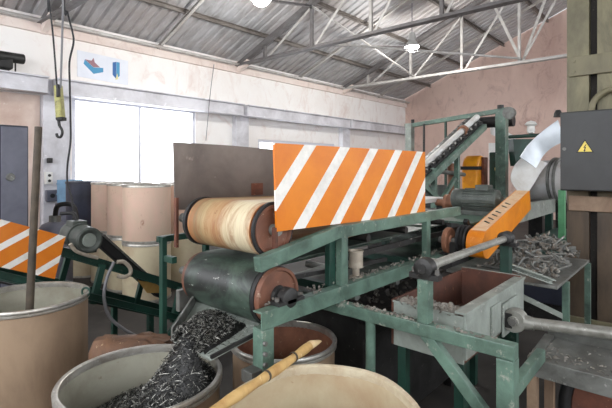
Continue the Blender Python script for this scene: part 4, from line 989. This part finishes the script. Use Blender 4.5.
for px, py in ((457, 158), (434, 176)):
    q = aty(px, py, 2.47); MB().beam((q.x, q.y, 0), (q.x, q.y, q.z+.1), .06, .06).build('leg', M['green'], ic)
q0, q1 = aty(424, 186, 2.42), aty(444, 205, 2.42); MB().beam(q0, q1, .05, .06).build('strut', M['green'], ic)
q0, q1 = aty(440, 203, 2.44), aty(455, 178, 2.44); MB().beam(q0, q1, .04, .05).build('strut', M['green'], ic)

# orange wheel guard
ow = thing('wheel_guard', 'rounded orange wheel guard with a dark strap, standing by the gantry post', 'guard', (7.3, 2.75, 0))
gc = atx(476, 176, 7.2); gy0, gy1 = gc.y-.10, gc.y+.16
pts = []
for i in range(21): a_ = PI*i/20; pts.append((gc.x+.20*math.cos(a_), gc.z+.07+.26*math.sin(a_)))
pts += [(gc.x-.20, gc.z-.10)]+[(gc.x+.20*math.cos(PI+PI*i/12), gc.z-.12+.22*math.sin(PI+PI*i/12)) for i in range(13)]
MB().prism([(x, gy0, z) for x, z in pts], (0, gy1-gy0, 0))  .build('shell', M['orangey'], ow, bevel=.03)
MB().box((gc.x-.212, gy0-.01, gc.z+.10), (gc.x+.212, gy1+.01, gc.z+.155)).build('strap', M['black'], ow)
MB().box((gc.x-.05, gy0-.05, gc.z-.3), (gc.x+.10, gy0-.005, gc.z+.3)).build('edge_plate', M['rust'], ow)
MB().box((gc.x-.18, gy0+.04, 0), (gc.x+.18, gy1-.04, gc.z-.28)).build('stand', M['dksteel'], ow)
cbx = thing('control_box', 'green control box with a round yellow button beside the orange wheel guard', 'control box', atx(496, 190, 7.7))
a, b = atx(490, 192, 7.75), atx(504, 152, 7.75)
MB().box((7.7, b.y, a.z), (8.0, a.y, b.z)).build('housing', M['dkgreen'], cbx, bevel=.02)
MB().beam((7.85, (a.y+b.y)/2, 0), (7.85, (a.y+b.y)/2, a.z), .1, .1).build('stand', M['dksteel'], cbx)
q = atx(498.5, 169, 7.68); MB().rev(q, (-1, 0, 0), [(0, .07), (.04, .06), (.055, .03), (.05, -.02), (0, -.02)], 20).build('button', M['yellow'], cbx, smooth=50)

# silver rotary drum and the bent sheets feeding it
sd_ = thing('rotary_drum', 'silver rotary drum with end flanges, behind the electrical box', 'drum', (7.6, 1.7, 0))
da, dbb = atd(530, 181, 7.1), atd(575, 181, 6.6)
axd = (dbb-da).normalized()
MB().rev(da, axd, [(0, 0), (.30, 0), (.32, .02), (.32, 1.0), (0, 1.0)], 40).build('drum_shell', M['silver'], sd_, smooth=40)
for hh_ in (0.02, .38, .46): MB().rev(da+axd*hh_, axd, [(.32, 0), (.36, 0), (.36, .03), (.32, .03)], 40, True).build('drum_ring', M['steel'], sd_, smooth=40)
for f in (.1, .5): q = da+axd*f; MB().beam((q.x, q.y, 0), (q.x, q.y, q.z-.33), .14, .2).build('stand', M['dksteel'], sd_)
def ribbon(px_l, px_r, d, name, mat, parent, th=.012):
    m_ = MB(); L_ = [atd(x, y, d_) for (x, y), d_ in zip(px_l, d)]; R_ = [atd(x, y, d_) for (x, y), d_ in zip(px_r, d)]
    def cr(P):
        q = [P[0]*2-P[1]]+P+[P[-1]*2-P[-2]]; out = []
        for i in range(1, len(q)-2):
            for k_ in range(5):
                t = k_/5; a, b, c_, d_ = q[i-1:i+3]; out.append(.5*((2*b)+(c_-a)*t+(2*a-5*b+4*c_-d_)*t*t+(3*b-a-3*c_+d_)*t**3))
        return out+[P[-1]]
    L_, R_ = cr(L_), cr(R_); of = V((CA, SA, 0))*th; mm_ = []
    for a, b in zip(L_, R_):
        mid = a.lerp(b, .5)+V((CA, SA, 0))*.035*-1; row = []
        for k_ in range(9): t = k_/8; row.append((a*(1-t)**2+mid*2*t*(1-t)+b*t*t))
        mm_.append(row)
    F_ = [[m_.v(p) for p in r] for r in mm_]; B_k = [[m_.v(p+of) for p in r] for r in mm_]
    for i in range(len(F_)-1):
        for k_ in range(8): m_.face([F_[i][k_], F_[i][k_+1], F_[i+1][k_+1], F_[i+1][k_]]); m_.face([B_k[i][k_], B_k[i+1][k_], B_k[i+1][k_+1], B_k[i][k_+1]])
        for k_ in (0, 8): m_.face([F_[i][k_], F_[i+1][k_], B_k[i+1][k_], B_k[i][k_]])
    for i in (0, len(F_)-1):
        for k_ in range(8): m_.face([F_[i][k_], B_k[i][k_], B_k[i][k_+1], F_[i][k_+1]])
    return m_.build(name, mat, parent, smooth=60)
sh = thing('sheet_chute', 'bent white and pale blue sheet metal chute above the silver drum', 'chute', atd(530, 160, 6.4))
ribbon([(558, 120), (543, 131), (529, 144), (520, 157)], [(563, 142), (553, 147), (544, 155), (536, 168)], [6.3, 6.35, 6.4, 6.35], 'upper_sheet', M['bluewhite'], sh)
ribbon([(523, 156), (514, 167), (511, 180), (519, 193)], [(548, 163), (541, 172), (535, 182), (528, 193)], [6.6, 6.6, 6.55, 6.45], 'lower_sheet', M['whitep'], sh)
MB().prism([atd(513, 139, 7.2), atd(536, 139, 7.2), atd(527, 152, 7.2), atd(516, 166, 7.2)], V((CA, SA, 0))*.2).build('hopper_side', M['dkgreen'], sh)
q = atd(558, 117, 6.4); MB().rev(q, (0, 0, 1), [(0, 0), (.06, 0), (.05, .06), (.03, .10), (0, .10)], 16).build('top_fitting', M['dksteel'], sh, smooth=40)
ws_ = thing('metal_sheet', 'white sheet panel leaning behind the gantry post', 'panel', atd(503, 145, 7.9))
MB().prism([atd(490, 122, 8.3), atd(513, 135, 8.3), atd(518, 142, 8.3), atd(503, 140, 8.3), atd(491, 134, 8.3)], V((CA, SA, 0))*.02).build('upper_sheet', M['whitep'], ws_)
MB().prism([atd(489, 143, 8.35), atd(517, 143, 8.35), atd(513, 153, 8.35), atd(489, 160, 8.35)], V((CA, SA, 0))*.02).build('lower_sheet', M['whitep'], ws_)
qq = atd(502, 160, 8.38); MB().beam((qq.x, qq.y, 0), (qq.x, qq.y, 2.35), .06, .06).build('stand', M['dksteel'], ws_)

# green channel frame and floor machines on the right
cfm = thing('channel_frame', 'green-grey channel frame under the silver drum, behind the orange belt guard', 'frame', (6.2, 1.6, 0))
MB().chan((5.0, 1.6, 1.06), (7.2, 1.6, 1.06), .08, .19, .014, flip=-1).build('side_channel', M['greyp'], cfm)
MB().chan((5.0, 2.2, 1.06), (7.2, 2.2, 1.06), .08, .19, .014, flip=1).build('side_channel', M['greyp'], cfm)
for x in (5.1, 7.1):
    for y in (1.62, 2.18): MB().beam((x, y, 0), (x, y, .965), .09, .09).build('leg', M['dkgreen'], cfm)
    MB().beam((x, 1.64, 1.06), (x, 2.16, 1.06), .08, .10).build('end_beam', M['green'], cfm)
MB().box((5.05, 1.65, 1.10), (7.15, 2.15, 1.13)).build('deck', M['dksteel'], cfm)
gp = atd(562, 215, 5.3)
tag(MB().beam((gp.x, gp.y, 0), (gp.x, gp.y, HC-(190-168)*5.3/F), .07, .07).build('green_post', M['greenbright'], org=(gp.x, gp.y, 0), bevel=.005), 'bright green square post below the electrical box', 'post')
nb = thing('navy_skid', 'long dark navy machine skid on the floor beyond the scrap bench', 'machine', (6.0, 1.4, 0))
MB().box((4.9, .95, .25), (7.0, 1.5, .72)).build('skid_body', M['navy'], nb, bevel=.01)
MB().box((4.9, .93, .72), (7.0, 1.52, .76)).build('skid_top', M['dkgreen'], nb)
for x in (5.0, 6.7): MB().box((x, 1.0, 0), (x+.2, 1.45, .25)).build('foot', M['dksteel'], nb)
fm = thing('far_machine', 'dark machine block under the rising belt conveyor, left of the orange wheel guard', 'machine', (6.3, 2.9, 0))
MB().box((5.4, 2.6, .05), (6.9, 3.6, 1.18)).build('housing', M['dksteel'], fm, bevel=.02)
MB().box((5.5, 2.7, 1.18), (6.1, 3.3, 1.36)).build('gearbox', M['motor'], fm, bevel=.02)
MB().cyl((6.45, 2.8, 1.18), (6.45, 2.8, 1.62), .05).cyl((6.45, 2.8, 1.62), (6.45, 2.8, 1.67), .10).build('valve', M['rustdisc'], fm, smooth=40)
MB().cyl((5.8, 2.66, 1.55), (6.6, 2.66, 1.50), .03).build('pipe', M['steel'], fm, smooth=40)
MB().cyl((6.75, 2.9, 1.18), (6.75, 2.9, 1.75), .06).build('pipe', M['bluewhite'], fm, smooth=40)
MB().box((5.45, 2.65, 0), (6.85, 3.55, .05)).build('plinth', M['black'], fm)
ch2 = thing('feed_table', 'dark feed table with a pale edge at the end of the striped plate', 'table', (3.6, 2.0, 0))
e1 = aty(424, 199, 1.9); 
MB().prism([aty(421, 200, 1.75), aty(445, 197, 1.75), aty(447, 201, 1.75), aty(421, 204, 1.75)], (0, .7, 0)).build('table_top', M['whitep'], ch2)
e2 = aty(440, 202, 2.1); MB().box((e2.x-.4, 1.8, 0), (e2.x-.1, 2.4, e2.z-.06)).build('pedestal', M['dksteel'], ch2)

# ================================================================== LIGHT
w = bpy.data.worlds.new('world'); SC.world = w; w.use_nodes = True
bgn = w.node_tree.nodes['Background']; bgn.inputs[0].default_value = (.93, .96, 1, 1); bgn.inputs[1].default_value = .6
SC.view_settings.view_transform = 'Standard'; SC.view_settings.look = 'None'; SC.view_settings.gamma = 1
SC.view_settings.exposure = .8
SC.cycles.use_denoising = True
SC.cycles.max_bounces = 8; SC.cycles.diffuse_bounces = 5
SC.cycles.sample_clamp_indirect = 6
